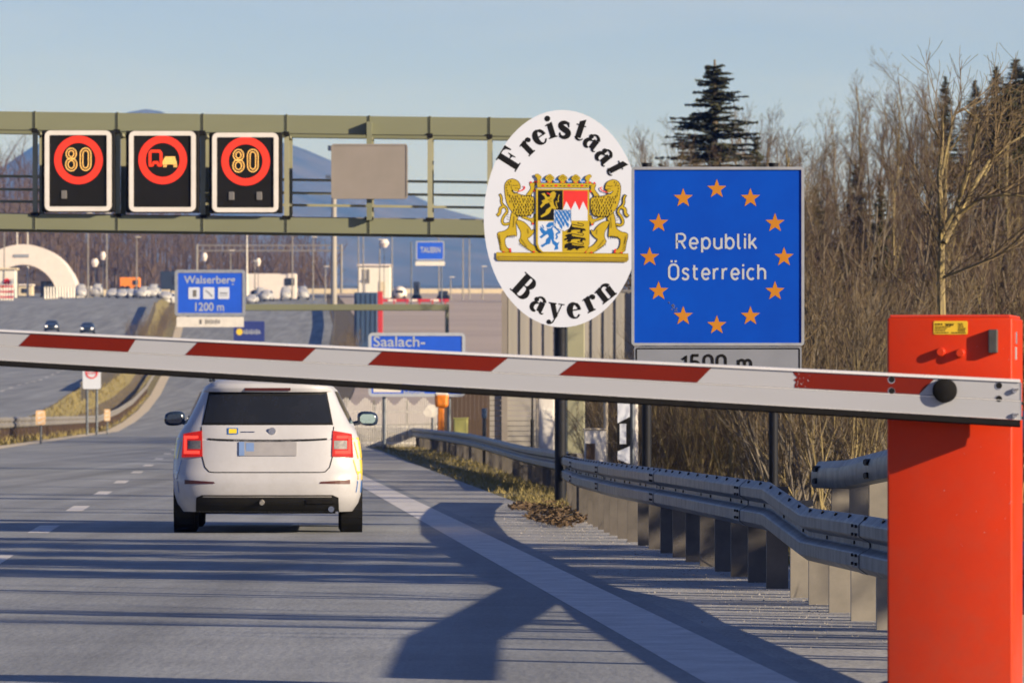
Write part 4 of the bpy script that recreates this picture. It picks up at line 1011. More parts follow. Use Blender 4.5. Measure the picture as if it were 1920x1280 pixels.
b = MB(); patch(b, [(-.60, 1.035), (.60, 1.035), (.545, 1.318), (-.545, 1.318)], .005, 16, 8); rw = b.build('rear_window', 'glass_dark', car, smooth=60)
b = MB(); patch(b, [(-.618, 1.016), (.618, 1.016), (.556, 1.330), (-.556, 1.330)], .0025, 16, 8); b.build('window_seal', 'car_black', rw, smooth=60)
b = MB(); patch(b, [(-.565, 1.336), (.565, 1.336), (.525, 1.395), (-.525, 1.395)], .022, 14, 3); b.build('spoiler', 'car_white', car, smooth=50)
b = MB(); patch(b, [(-.215, 1.346), (.215, 1.346), (.215, 1.366), (-.215, 1.366)], .026, 6, 2); b.build('brake_light', 'lamp_off', car)
for s in (-1, 1):
    q = [(.606, .720), (.800, .712), (.785, .932), (.612, .962)]
    q = q if s > 0 else [(-x, z) for x, z in (q[1], q[0], q[3], q[2])]
    b = MB(); patch(b, q, .012, 8, 8); tl = b.build('tail_light', 'tail_red', car, smooth=60)
    b = MB()
    def TQ(x0, x1, z0, z1):
        q = [(x0, z0), (x1, z0), (x1, z1), (x0, z1)]; return q if s > 0 else [(-x, z) for x, z in (q[1], q[0], q[3], q[2])]
    for q in (TQ(.752, .778, .745, .915), TQ(.632, .752, .745, .775), TQ(.645, .752, .885, .915)): patch(b, q, .0145, 5, 4)
    b.build('light_strip', 'tail_lit', tl)
    b = MB(); patch(b, TQ(.622, .742, .790, .868), .0142, 5, 4); b.build('clear_lens', 'tail_clear', tl)
    b = MB(); patch(b, [(s * .50 if s < 0 else .50, .462)] and ([(.49, .468), (.775, .462), (.775, .502), (.50, .484)] if s > 0 else [(-.775, .462), (-.49, .468), (-.50, .484), (-.775, .502)]), .006, 6, 2); b.build('reflector', 'lamp_off', car)
b = MB()
seam(b, [(-.622, 1.0), (-.618, .90), (-.612, .72), (-.585, .62), (-.545, .578), (-.5, .572), (.5, .572), (.545, .578), (.585, .62), (.612, .72), (.618, .90), (.622, 1.0)], .009)
b.build('tailgate_seam', 'car_black', car)
b = MB(); seam(b, smooth2([(-.56, .884), (-.40, .874), (0, .868), (.40, .874), (.56, .884)], 2), .018, .004); b.build('tailgate_ledge', 'car_black', car)
b = MB(); patch(b, [(-.265, .728), (.275, .728), (.275, .858), (-.265, .858)], .010, 6, 2); pt = b.build('licence_plate', 'plate_white', car)
b = MB(); patch(b, [(-.265, .728), (-.215, .728), (-.215, .858), (-.265, .858)], .0115, 2, 2); patch(b, [(-.20, .77), (-.125, .77), (-.125, .85), (-.20, .85)], .0115, 2, 2); b.build('plate_band', 'plate_blue', pt)
b = MB(); c = rp(.045, .958, .008); b.cyl(c, .034, .012, 'Y', 20); b.build('emblem', 'steel', car)
b = MB(); patch(b, [(-.375, .93), (-.275, .93), (-.275, .988), (-.375, .988)], .006, 2, 2); bd = b.build('badge', 'livery_blue', car)
b = MB(); patch(b, [(-.362, .938), (-.288, .938), (-.288, .98), (-.362, .98)], .0075, 2, 2); b.build('badge_field', 'livery_yellow', bd)
b = MB(); patch(b, [(-.25, .947), (-.12, .947), (-.12, .955), (-.25, .955)], .005, 3, 1); b.build('model_lettering', 'chrome', car)
b = MB(); patch(b, [(-.67, .205), (.67, .205), (.665, .335), (-.665, .335)], .010, 14, 5); patch(b, [(-.665, .335), (.665, .335), (.61, .360), (-.61, .360)], .010, 14, 2); b.build('bumper_insert', 'car_black', car, smooth=50)
b = MB(); b.box((0, 2.3, .235), (1.28, 3.9, .11)); b.build('underbody', 'rubber', car)
b = MB(); seam(b, [(-.60, .345), (.60, .345)], .012, .016); b.build('bumper_trim', 'galv_dull', car)
for s in (1,):
    b = MB(); patch(b, [(.37, .282), (.63, .282), (.60, .318), (.36, .318)], .02, 4, 2); b.build('bumper_vent', 'rubber', car)
b = MB(); b.cyl((.60, .16, .225), .028, .12, 'Y', 12); b.build('exhaust_pipe', 'chrome', car)
b = MB(); b.tube([(-.05, .06, .30), (-.05, -.02, .285)], [.03, .022], 10); b.build('tow_eye_cover', 'galv_dull', car)
def wheel(x, y, par, r=.318, w=.215):
    sgn = 1 if x > 0 else -1
    b = MB(); b.tube([(x - w / 2, y, r), (x - w / 2 + .02, y, r), (x + w / 2 - .02, y, r), (x + w / 2, y, r)], [r - .03, r, r, r - .03], 32)
    wh = b.build('wheel', 'tyre', par, smooth=50)
    b = MB(); b.cyl((x + sgn * (w / 2 + .002), y, r), .2, .012, 'X', 20)
    b.build('rim', 'galv', wh)
for x in (-.775, .775):
    wheel(x, .92, car); wheel(x, 3.62, car)
    b = MB(); sg = 1 if x > 0 else -1
    for y in (.92, 3.62): b = MB(); b.cyl((sg * .795, y, .34), .38, .20, 'X', 28); b.build('wheel_arch', 'car_black', car)
def side_q(y0, y1, z0, z1, s, ty0=None, ty1=None):
    ty0 = y0 if ty0 is None else ty0; ty1 = y1 if ty1 is None else ty1; vs = []
    for j in range(5):
        z = lerp(z0, z1, j / 4)
        for i in range(7):
            y = lerp(lerp(y0, ty0, j / 4), lerp(y1, ty1, j / 4), i / 6)
            _, w, yr, yf, c = sl(z)
            if y < yr + c:
                k = max(0, 1 - (y - yr) / c); x = w * (1 - k ** EXP) ** (1 / EXP)
            else: x = w + swell(z, y)
            vs.append((s * (x + .004), y, z))
    return vs, [(j * 7 + i, j * 7 + i + 1, (j + 1) * 7 + i + 1, (j + 1) * 7 + i) for j in range(4) for i in range(6)]
for s in (-1, 1):
    b = MB(); b.add(*side_q(.62, 2.9, 1.03, 1.335, s, .78, 2.45)); b.build('side_window', 'glass_dark', car, smooth=60)
    for (y0, y1, z0, z1, m_) in ((.27, .95, .70, .90, 'livery_yellow'), (.21, .95, .50, .69, 'livery_blue' if s < 0 else 'livery_yellow'), (.20, .95, .38, .49, 'livery_blue'), (1.0, 1.6, .55, .9, 'livery_blue'), (1.65, 2.3, .55, .9, 'livery_yellow'), (2.35, 3.0, .55, .9, 'livery_blue')):
        b = MB(); b.add(*side_q(y0, y1, z0, z1, s)); b.build('livery_panel', m_, car, smooth=60)
    b = MB(); b.tube([(s * .545, .62, 1.435), (s * .55, .66, 1.475), (s * .55, .9, 1.492), (s * .55, 2.0, 1.492), (s * .55, 2.2, 1.45)], .017, 8); b.build('roof_rail', 'chrome' if s > 0 else 'galv', car, smooth=50)
    b = MB(); bm = bmesh.new(); bmesh.ops.create_uvsphere(bm, u_segments=18, v_segments=12, radius=1)
    for v in bm.verts:
        x, y, z = v.co; k = .105 * (abs(x) ** .75 * (1 if x > 0 else -1)); kz = .072 * (abs(z) ** .7 * (1 if z > 0 else -1))
        v.co = Vector((s * .955 + k, 2.95 + y * .055 + .02, 1.075 + kz - s * x * .008))
    bm.verts.index_update(); b.add([v.co.copy() for v in bm.verts], [[v.index for v in f.verts] for f in bm.faces]); bm.free()
    b.tube([(s * .80, 3.0, 1.02), (s * .88, 2.98, 1.04)], .022, 8)
    mr = b.build('wing_mirror', 'mirror_dark', car, smooth=60)
    b = MB(); o_ = rrect(s * .955 - .076, s * .955 + .076, 1.028, 1.118, .04); slab(b, o_, 2.905, 2.92); b.build('mirror_glass', 'mirror_glass' if s > 0 else 'mirror_dark', mr)
b = MB(); b.tube([(0, 1.15, 1.48), (0, 1.05, 1.53)], [.022, .008], 10); b.build('roof_antenna', 'car_white', car)
b = MB()
for x in (-.36, .36): b.bbox((x, 1.55, 1.10), (.24, .12, .34), .04); b.bbox((x, 1.55, 1.30), (.2, .1, .12), .03)
b.build('seat', 'car_black', car)

# simple far-off vehicles
def far_car(name, label, cat, pos, m, rz=0, lit=False, group=None):
    o = local(thing(name, label, cat, pos, rz, group))
    b = MB(); body_shell(b); b.build('body', m, o, smooth=40)
    b = MB(); patch(b, [(-.60, 1.035), (.60, 1.035), (.545, 1.318), (-.545, 1.318)], .012, 8, 3)
    for s in (-1, 1): b.add(*side_q(.62, 2.9, 1.03, 1.335, s, .78, 2.45))
    b.build('window', 'glass_dark', o)
    for s in (-1, 1):
        b = MB(); b.bbox((s * .62, 4.52 if not lit else 4.56, .66), (.24, .16, .12), .03); b.build('headlight', 'lit_lamp' if lit else 'tail_clear', o)
        for y in (.92, 3.62): b = MB(); b.cyl((s * .78, y, .318), .318, .215, 'X', 16); b.build('wheel', 'tyre', o)
    return o
for px, Y, lb, m_ in ((165, 700, 'dark blue oncoming car with headlights lit, just above the white boom', 'dark_vehicle'), (98, 708, 'dark oncoming car behind another, faint above the boom on the left', 'dark_vehicle')):
    X = P(px, 0, Y).x; u = X - ROADK * Y
    far_car('oncoming_car', lb, 'car', (X, Y, gz(u, Y) + .03), m_, R(180 + 3), True)

# ---------------------------------------------------------------- signs and roadside pieces beyond
def mk_sign(name, label, cat, Y, xa, xb, ya, yb, m, posts=(), zbase=None, frame='sign_frame', fw=.05, group=None):
    def X(px): return P(px, 0, Y).x
    def Z(py): return P(0, py, Y).z
    xm = X((xa + xb) / 2); u = xm - ROADK * min(Y, 1100)
    zb = gz(u, Y) if zbase is None else zbase
    o = thing(name, label, cat, (xm, Y, zb if posts else Z(yb)), group=group)
    b = MB(); slab(b, rrect(X(xa), X(xb), Z(yb), Z(ya), min(.12, (Z(ya) - Z(yb)) * .1)), Y, Y + .05); b.build('panel', m, o)
    if frame:
        b = MB(); ring_frame(b, X(xa) - fw * .4, X(xb) + fw * .4, Z(yb) - fw * .4, Z(ya) + fw * .4, min(.14, (Z(ya) - Z(yb)) * .12), fw, Y - .02, Y + .06); b.build('frame', frame, o)
    for px, r in posts:
        b = MB(); b.tube([(X(px), Y + .12, zb - .5), (X(px), Y + .12, Z(ya) - .05)], r, 10); b.build('post', 'galv', o)
    return o, X, Z
# cantilever gantry with the Walserberg sign
YW = 250.0
cg = thing('cantilever_gantry', 'slim grey-green cantilever arm holding the Walserberg sign', 'gantry', (P(838, 0, YW).x, YW, 0))
b = MB(); q0, q1 = P(380, 570, YW), P(842, 582, YW); b.bbox(((q0.x + q1.x) / 2, YW + .3, (q0.z + q1.z) / 2), (q1.x - q0.x, .3, q0.z - q1.z), .03); b.build('arm', 'olive', cg)
b = MB(); b.tube([(P(838, 0, YW).x, YW + .3, -.5), (P(838, 0, YW).x, YW + .3, q1.z)], .085, 12); b.build('column', 'olive_light', cg)
ws, X, Z = mk_sign('direction_sign', 'blue sign reading Walserberg 1200 m above a white strip', 'sign', YW, 330, 458, 508, 590, 'far_blue', fw=.14)
b = MB(); text_mesh(b, 'Walserberg', X(345), X(441), Z(536), Z(517), YW - .006, bold=.015); b.build('lettering', 'letter_white', ws); b = MB(); text_mesh(b, '1200 m', X(366), X(420), Z(583), Z(567), YW - .006, bold=.015); b.build('lettering', 'letter_white', ws)
for k, cx in enumerate((364, 391.5, 419.5)):
    b = MB(); slab(b, rrect(X(cx - 10.5), X(cx + 10.5), Z(560.5), Z(538.5), .04), YW - .012, YW - .004); pg = b.build('pictogram', 'sign_white', ws)
    b = MB()
    if k == 0: b.box((X(cx + 1), YW - .016, Z(550)), (.16, .004, .30))
    elif k == 1:
        L, Rr = vstroke([(X(cx - 6), Z(544)), (X(cx), Z(549)), (X(cx + 7), Z(556))], .07)
        b.add([(p[0], YW - .016, p[1]) for p in L + Rr], [(0, 1, 4, 3), (1, 2, 5, 4)])
    else: b.box((X(cx), YW - .016, Z(549.5)), (.34, .004, .07)); b.box((X(cx), YW - .016, Z(554)), (.34, .004, .03))
    b.build('symbol', 'sign_frame' if k else 'lens_grey', pg)
b = MB(); slab(b, rrect(X(331), X(457), Z(613), Z(594), .03), YW + .01, YW + .05); pl2 = b.build('lower_panel', 'white_paint', ws)
b = MB(); b.box((X(376), YW + .004, Z(603)), (.10, .004, .20)); b.build('symbol', 'lens_grey', pl2)
b = MB()
for k in range(9): b.box((X(386 + k * 3.2), YW + .004, Z(603)), (.035, .004, .16 if k % 3 else .22))
b.build('marking', 'lens_grey', pl2)
b = MB()
for px in (352, 436): b.box((X(px), YW + .2, Z(560)), (.09, .2, 2.2))
b.build('bracket', 'olive_light', ws)
# Saalach sign
YSA = 180.0
ss, X, Z = mk_sign('river_sign', 'blue sign reading Saalach- half hidden behind the boom', 'sign', YSA, 693, 870, 626, 741, 'far_blue', ((720, .06), (842, .06)), frame='letter_white', fw=.10)
b = MB(); text_mesh(b, 'Saalach-', X(700), X(797), Z(650), Z(630), YSA - .006, bold=.012); b.build('lettering', 'letter_white', ss); b = MB(); text_mesh(b, 'Hörle', X(757), X(796), Z(742), Z(729), YSA - .006, bold=.012); b.build('lettering', 'letter_white', ss)
b = MB(); slab(b, rrect(X(700), X(752), Z(735), Z(712), .03), YSA - .008, YSA - .002); b.build('inset_panel', 'white_paint', ss)
# dark blue notice at the far right edge
ns, X, Z = mk_sign('notice_board', 'small navy notice board with yellow disc and pale letters under the Walserberg sign', 'sign', 600, 438, 496, 602, 640, 'navy_sign', ((448, .12), (488, .12)), frame=None)
b = MB(); b.add([(X(449) + .35 * math.cos(t), 599.99, Z(622) + .35 * math.sin(t)) for t in [k * .52 for k in range(12)]], [tuple(range(12))]); b.build('disc', 'livery_yellow', ns)
b = MB()
for k in range(7): b.box((X(458 + k * 4.6), 599.985, Z(622)), (.11, .01, .55 if k % 2 else .4)); b.box((X(459.5 + k * 4.6), 599.985, Z(624)), (.16, .01, .1))
b.build('lettering', 'letter_white', ns)
fs_, X, Z = mk_sign('direction_sign', 'small far blue direction sign with white strip standing over the plaza', 'sign', 900, 781, 832, 453, 487, 'far_blue', ((771, .12), (828, .12)), frame='letter_white', fw=.16)
b = MB(); text_mesh(b, 'TAUERN', X(788), X(826), Z(474), Z(463), 899.97, bold=.02); b.build('lettering', 'letter_white', fs_)
b = MB(); slab(b, rrect(X(779), X(834), Z(498), Z(490), .06), 900, 900.1); b.build('lower_panel', 'white_paint', fs_)
zs_, X, Z = mk_sign('round_ban_sign', 'white square sign with red ring facing the far carriageway', 'sign', 300, 155, 189, 690, 729, 'sign_white', ((163, .07), (181, .07)), frame=None)
b = MB(); vs = []; n = 28
for k in range(n):
    t = 2 * math.pi * k / n
    for r in (.26, .33): vs.append((X(172) + r * math.cos(t), 299.98, Z(698) + r * math.sin(t)))
b.add(vs, [(2 * k, 2 * k + 1, 2 * ((k + 1) % n) + 1, 2 * ((k + 1) % n)) for k in range(n)]); b.build('red_ring', 'herald_red', zs_)
b = MB(); text_mesh(b, 'Zoll', X(163), X(181), Z(701), Z(694), 299.975); b.build('lettering', 'herald_red', zs_)
for px, w, ya, yb, Y, lb in ((76, 18, 769, 796, 212, 'orange and white reflector board on the median rail at far left'), (201, 11, 767, 789, 300, 'smaller orange and white reflector board where the median rail ends')):
    o, X, Z = mk_sign('reflector_board', lb, 'reflector', Y, px - w / 2, px + w / 2, ya, yb, 'amber_reflector', ((px, .04),), frame=None)
    b = MB()
    for k in range(3):
        za = lerp(Z(yb), Z(ya), (k + .15) / 3); zb_ = lerp(Z(yb), Z(ya), (k + .6) / 3); q = X(px + w / 2) - X(px - w / 2)
        b.add([(X(px) - q * .3, Y - .006, za), (X(px) + q * .3, Y - .006, za + .08), (X(px) + q * .3, Y - .006, zb_ + .02), (X(px) - q * .3, Y - .006, zb_)], [(0, 1, 2, 3)])
    b.build('band', 'white_paint', o)

def post_thing(name, label, cat, Y, px, py, w, d, m, z1=None, group=None, yb=None):
    pass
# emergency telephone pillar
Y = 175.0; q = P(828, 0, Y); o = thing('emergency_phone', 'orange emergency phone pillar behind the curving rail', 'emergency phone', (q.x, Y, gz(7, Y)))
b = MB(); b.bbox((q.x - .02, Y, (P(0, 764, Y).z - .3) / 2), (.19, .19, P(0, 764, Y).z + .3), .03); b.build('column', 'orange', o)
b = MB(); b.bbox((q.x, Y, (P(0, 764, Y).z + P(0, 734, Y).z) / 2), (.42, .36, P(0, 734, Y).z - P(0, 764, Y).z), .09); hd = b.build('phone_head', 'orange', o)
b = MB(); b.bbox((q.x, Y - .002, P(0, 738, Y).z), (.40, .365, .13), .04); b.build('cap', 'white_paint', hd)
Y = 185.0; q = P(810, 770, Y); o = thing('round_sign', 'pale round sign seen from behind, left of the orange phone pillar', 'sign', (q.x, Y, gz(7, Y)))
b = MB(); b.cyl((q.x, Y, q.z), .21, .03, 'Y', 24); b.cyl((q.x - .13, Y - .04, q.z - .05), .14, .03, 'Y', 24); b.build('disc', 'white_paint', o)
b = MB(); b.tube([(q.x + .02, Y + .04, -.3), (q.x + .02, Y + .04, q.z)], .035, 8); b.build('post', 'galv', o)
Y = 160.0; q = P(864, 0, Y); o = thing('junction_box', 'yellow-green junction box in front of the brown fence', 'utility box', (q.x, Y, gz(7, Y)))
b = MB(); zt = P(0, 788, Y).z; b.bbox((q.x, Y, zt / 2), (.40, .35, zt + .1), .03); b.build('cabinet', 'lime', o)
b = MB(); b.bbox((q.x, Y, zt + .06), (.44, .39, .04), .01); b.build('lid', 'lime', o)
Y = 140.0; q = P(908, 0, Y); o = thing('marker_post', 'slim dark blue marker post beside the pale wall', 'post', (q.x, Y, gz(8, Y)))
b = MB(); b.bbox((q.x, Y, .45), (.10, .1, 1.3), .02); b.build('post', 'dark_vehicle', o); b = MB(); b.bbox((q.x, Y - .01, 1.15), (.13, .1, .24), .02); b.build('cap', 'blue_container', o)

# brown board fence and pale noise wall
Y = 187.0; xa, xb = P(826, 0, Y).x, P(930, 0, Y).x
o = thing('board_fence', 'dark brown board fence behind the orange phone pillar', 'fence', (xa, Y, 0))
b = MB(); zt = P(0, 716, Y).z
k = xa
while k < xb: b.box((k + .07, Y + random.uniform(0, .01), (zt - .4) / 2), (.135, .03, zt + .4)); k += .14
b.build('boarding', 'wood_brown', o)
for t in (0, .5, 1): b = MB(); b.box((lerp(xa, xb, t), Y + .08, (zt - .4) / 2), (.12, .12, zt + .4)); b.build('post', 'wood_brown', o)
Y = 128.0
o = thing('noise_wall', 'tall pale grey noise wall with vertical ribs behind the oval sign', 'wall', (P(1060, 0, Y).x, Y, 0))
zt, zm = P(0, 548, Y).z, P(0, 690, Y).z
b = MB(); px = 948
while px < 1192:
    a, c = P(px, 0, Y).x, P(px + 22, 0, Y).x; b.box(((a + c) / 2, Y, (zt + zm) / 2), ((c - a) * .97, .10, zt - zm)); b.box(((a + c) / 2, Y - .06, (zt + zm) / 2), ((c - a) * .55, .04, zt - zm - .01)); px += 22.4
b.build('ribbed_panel', 'wall_panel', o)
b = MB(); zz = -.4; a, c = P(918, 0, Y).x, P(1062, 0, Y).x
while zz < zm: b.box(((a + c) / 2, Y - .02, zz + .055), (c - a, .12, .10)); zz += .115
b.build('plank_panel', 'wall_panel', o)
for px in (946, 1061, 1194): b = MB(); b.box((P(px, 0, Y).x, Y - .06, zt / 2 - .2), (.13, .22, zt + .45)); b.build('post', 'sign_back', o)
b = MB(); b.box((P(1070, 0, Y).x, Y, zt + .03), (P(1196, 0, Y).x - P(944, 0, Y).x, .16, .05)); b.build('coping', 'galv_dull', o)
Y = 105.0; q = P(1022, 0, Y); o = thing('switch_cabinet', 'tall white switch cabinet left of the dark sign post', 'cabinet', (q.x, Y, -.2))
zt = P(0, 742, Y).z; b = MB(); b.bbox((q.x + .02, Y, zt / 2 - .15), (.30, .28, zt + .3), .02); b.build('housing', 'white_paint', o)
b = MB(); b.bbox((q.x - .155, Y - .02, zt / 2 - .1), (.03, .3, zt + .2), .008); b.build('side_post', 'cream', o)
b = MB(); b.bbox((q.x + .03, Y - .145, zt / 2), (.22, .015, zt - .5), .004); b.build('door', 'white_paint', o)
Y = 110.0; q = P(918 + 80, 800, Y); o = thing('dark_pole', 'short dark pole standing against the pale plank wall', 'pole', (q.x, Y, -.3))
b = MB(); b.tube([(q.x, Y, -.4), (q.x, Y, P(0, 786, Y).z)], .035, 10); b.build('shaft', 'dark_post', o); b = MB(); b.tube([(q.x, Y, P(0, 786, Y).z), (q.x, Y, P(0, 735, Y).z)], .018, 8); b.build('rod', 'dark_post', o)
Y = 84.0; o = thing('utility_box', 'cream utility box with brown door behind the rail', 'utility box', (P(1116, 0, Y).x, Y, -.2))
b = MB(); zt = P(0, 812, Y).z; b.bbox((P(1116, 0, Y).x, Y, zt / 2 - .1), (.32, .3, zt + .3), .01); b.build('housing', 'white_paint', o)
b = MB(); b.bbox((P(1107, 0, Y).x, Y - .155, zt * .45), (.13, .02, zt * .75), .005); b.build('door', 'wood_brown', o)
b = MB(); b.bbox((P(1116, 0, Y).x, Y, zt + .06), (.36, .34, .03), .01); b.build('lid', 'cream', o)
for px, py, Y, w, m_, lb in ((1136, 700, 86, .055, 'cream', 'thin cream post right of the gantry column'), (1191, 700, 82, .075, 'white_paint', 'pale post beside the chevron board, left of the blue sign leg')):
    q = P(px, py, Y); o = thing('roadside_post', lb, 'post', (q.x, Y, -.3)); b = MB(); b.tube([(q.x, Y, -.5), (q.x, Y, q.z)], w / 2 + .005, 10); b.build('shaft', m_, o, smooth=50); b = MB(); b.cyl((q.x, Y, q.z + .01), w / 2 + .012, .03, 'Z', 10); b.build('cap', m_, o)
Y = 78.0
o, X, Z = mk_sign('chevron_board', 'black and white chevron board behind the rail', 'sign', Y, 1157, 1182, 735, 862, 'vms_black', ((1186, .03),), zbase=-.3, frame=None)
b = MB()
for ya, yb, sl_ in ((738, 789, 8), (794, 832, 0), (838, 861, -8)):
    pts = [(1158, yb + 4 if sl_ > 0 else yb), (1181, yb - sl_), (1181, ya - (0 if sl_ >= 0 else 2)), (1158, ya if sl_ >= 0 else ya + 8)] if sl_ else [(1162, yb), (1174, yb), (1174, ya), (1162, ya)]
    b.add([(X(x), Y - .004, Z(y)) for x, y in pts], [(0, 1, 2, 3)])
b.build('white_field', 'sign_white', o)
# pale lattice fence under the Saalach sign
Y = 192.0; xa, xb = P(640, 0, Y).x, P(826, 0, Y).x
o = thing('lattice_fence', 'pale lattice fence below the Saalach sign', 'fence', (xa, Y, 0))
b = MB(); n = 46
for k in range(n + 1): x = lerp(xa, xb, k / n); b.box((x, Y + .02 * (k % 2), .55), (.035, .02, 2.0 + .25 * math.sin(k * .7)))
for z in (.15, .7, 1.2): b.box(((xa + xb) / 2, Y + .03, z), (xb - xa, .02, .06))
b.build('lattice', 'white_paint', o)
for t in (0, .33, .66, 1): b = MB(); b.box((lerp(xa, xb, t), Y + .08, .5), (.1, .1, 2.2)); b.build('post', 'galv_dull', o)

# ---------------------------------------------------------------- plaza at the crest
def GZ(px, Y): X = P(px, 0, Y).x; return gz(X - ROADK * min(Y, 1100), Y)
Y = 940.0
def XP(px, Y=940.0): return P(px, 0, Y).x
o = thing('arched_canopy', 'big white arched canopy roof over the border lanes', 'canopy', (XP(43), Y, GZ(43, Y)))
zt, z0 = P(0, 458, Y).z, P(0, 552, Y).z - 1
b = MB(); n = 30
def archp(rx, rz, k): t = math.pi * k / n; return (XP(43) - rx * math.cos(t), z0 + rz * math.sin(t))
vs = []
ro, ri = XP(146) - XP(43), XP(108) - XP(43)
for yy in (0, 9):
    for k in range(n + 1): x, z = archp(ro, zt - z0, k); vs.append((x, Y + yy, z))
    for k in range(n + 1): x, z = archp(ri, (zt - z0) * .64, k); vs.append((x, Y + yy, z))
m_ = n + 1; fs = []
for k in range(n):
    fs += [(k, k + 1, m_ + k + 1, m_ + k), (2 * m_ + k, 3 * m_ + k, 3 * m_ + k + 1, 2 * m_ + k + 1), (k, 2 * m_ + k, 2 * m_ + k + 1, k + 1), (m_ + k, m_ + k + 1, 3 * m_ + k + 1, 3 * m_ + k)]
b.add(vs, fs); b.build('arch', 'canopy_white', o, smooth=30)
b = MB(); b.bbox((XP(40), Y - .05, zt - 1.9), (2.6, .1, .5), .1); b.build('emblem_plate', 'sign_frame', o)
b = MB(); b.box((XP(128), Y + 4, z0), (3.2, 6, 2.2)); b.box((XP(-42), Y + 4, z0), (3.2, 6, 2.2)); b.build('pedestal', 'blue_container', o)
def block(name, label, cat, px0, px1, py0, py1, Y, d, m, extra=None, group=None):
    o = thing(name, label, cat, (XP((px0 + px1) / 2, Y), Y, GZ((px0 + px1) / 2, Y)), group=group)
    z1 = P(0, py0, Y).z; z0 = min(P(0, py1, Y).z, GZ((px0 + px1) / 2, Y) - .1)
    b = MB(); b.bbox((XP((px0 + px1) / 2, Y), Y + d / 2, (z0 + z1) / 2), (XP(px1, Y) - XP(px0, Y), d, z1 - z0), .12); b.build('body', m, o)
    return o, (lambda px: XP(px, Y)), (lambda py: P(0, py, Y).z)
def truck(label, px0, px1, py0, py1, Y, m, cabw=.28, side=1):
    o, X, Z = block('lorry', label, 'lorry', px0, px1, py0, py1, Y, 2.4, m)
    w = X(px1) - X(px0); cx = X(px1) - w * cabw / 2 if side > 0 else X(px0) + w * cabw / 2
    b = MB(); b.bbox((cx, Y - .06, lerp(Z(py1), Z(py0), .62)), (w * cabw * .7, .1, (Z(py0) - Z(py1)) * .35), .04); b.build('window', 'glass_dark', o)
    for t in (.15, .4, .85): b = MB(); b.cyl((lerp(X(px0), X(px1), t), Y + .15, Z(py1) + .35), .5, .5, 'Y', 14); b.build('wheel', 'tyre', o)
    return o
truck('white lorry parked on the plaza right of the Walserberg sign', 462, 556, 513, 553, 960, 'canopy_white')
truck('orange gritter lorry on the plaza left of the Walserberg sign', 224, 262, 520, 545, 985, 'orange', .4)
truck('dark blue lorry half hidden left of the Walserberg sign', 300, 335, 508, 553, 990, 'dark_vehicle', .4)
o, X, Z = block('plaza_building', 'white flat-roofed control building on the plaza', 'building', 672, 732, 499, 552, 965, 8, 'white_paint')
b = MB(); b.bbox((X(702), 969, Z(497)), (X(735) - X(669), 8.8, .3), .05); b.build('roof', 'canopy_white', o)
for px in (682, 690): b = MB(); b.bbox((X(px), 964.96, Z(518)), (.5, .08, 2.4), .02); b.build('window', 'lens_grey', o)
b = MB(); b.bbox((X(716), 964.96, Z(540)), (1.1, .08, 2.2), .02); b.build('door', 'cream', o)
o = thing('white_van', 'small white van facing the camera on the plaza', 'van', (XP(749, 950), 950, GZ(749, 950)))
b = MB(); bm = bmesh.new(); bmesh.ops.create_uvsphere(bm, u_segments=16, v_segments=10, radius=1)
for v in bm.verts: v.co = Vector((XP(749, 950) + v.co.x * 1.25, 951 + v.co.y * 2.2, GZ(749, 950) + 1.1 + v.co.z * 1.2 - .0 * v.co.x))
bm.verts.index_update(); b.add([v.co.copy() for v in bm.verts], [[v.index for v in f.verts] for f in bm.faces]); bm.free(); b.build('body', 'canopy_white', o, smooth=60)
b = MB(); b.bbox((XP(749, 950), 949.1, GZ(749, 950) + 1.35), (1.3, .6, .5), .1); b.build('windscreen', 'glass_dark', o)
for s in (-1, 1): b = MB(); b.cyl((XP(749, 950) + s * .9, 949.6, GZ(749, 950) + .35), .36, .3, 'X', 12); b.build('wheel', 'tyre', o)
for px0, px1, py0, lb in ((775, 787, 528, 'dark lorry tractor behind the red barrier line on the plaza'), (822, 840, 545, 'dark parked car at the right end of the red barrier line'), (950, 985, 520, 'dark blue lorry mostly behind the oval sign')):
    truck(lb, px0, px1, py0, 562, 930, 'dark_vehicle', .6)
for px, Y, lb in ((215, 930, 'white parked car left of the Walserberg sign, first of three'), (248, 925, 'white parked car between two others left of the Walserberg sign'), (296, 928, 'white parked car touching the left edge of the Walserberg sign'), (476, 920, 'white car just right of the Walserberg sign')):
    far_car('parked_car', lb, 'car', (XP(px, Y), Y, GZ(px, Y) + .06), 'car_white', R(175), False, 'white cars parked on the plaza')
fc = far_car('parked_car', 'white parked vehicle in the loose second row on the plaza', 'car', (XP(232, 900), 900, GZ(232, 900) + .06), 'car_white', R(178), False, 'second row of white vehicles on the plaza')
for px, Y in ((258, 905), (274, 898), (290, 902), (312, 900), (322, 906), (488, 940), (505, 938), (536, 945), (566, 948), (152, 905), (185, 950)):
    copy_tree(fc, (XP(px, Y), Y, GZ(px, Y) + .06), R(178 + (px % 7) * 3 - 9), (1.0, 1.0, 1.0 + .25 * (px % 3)))
o, X, Z = block('blue_container', 'tall blue container beside a red post on the exit', 'container', 664, 708, 548, 618, 690, 2.4, 'blue_container')
for k in range(5): b = MB(); b.box((X(668 + k * 9), 689.97, (Z(552) + Z(640)) / 2), (.08, .06, Z(552) - Z(640))); b.build('rib', 'dark_vehicle', o)
q = P(713, 0, 688); o = thing('red_post', 'red post right of the blue container', 'post', (q.x, 688, GZ(713, 688)))
b = MB(); b.bbox((q.x, 688, (P(0, 548, 688).z + GZ(713, 688)) / 2 - .2), (.62, .4, P(0, 548, 688).z - GZ(713, 688) + .4), .05); b.build('shaft', 'red_post', o)
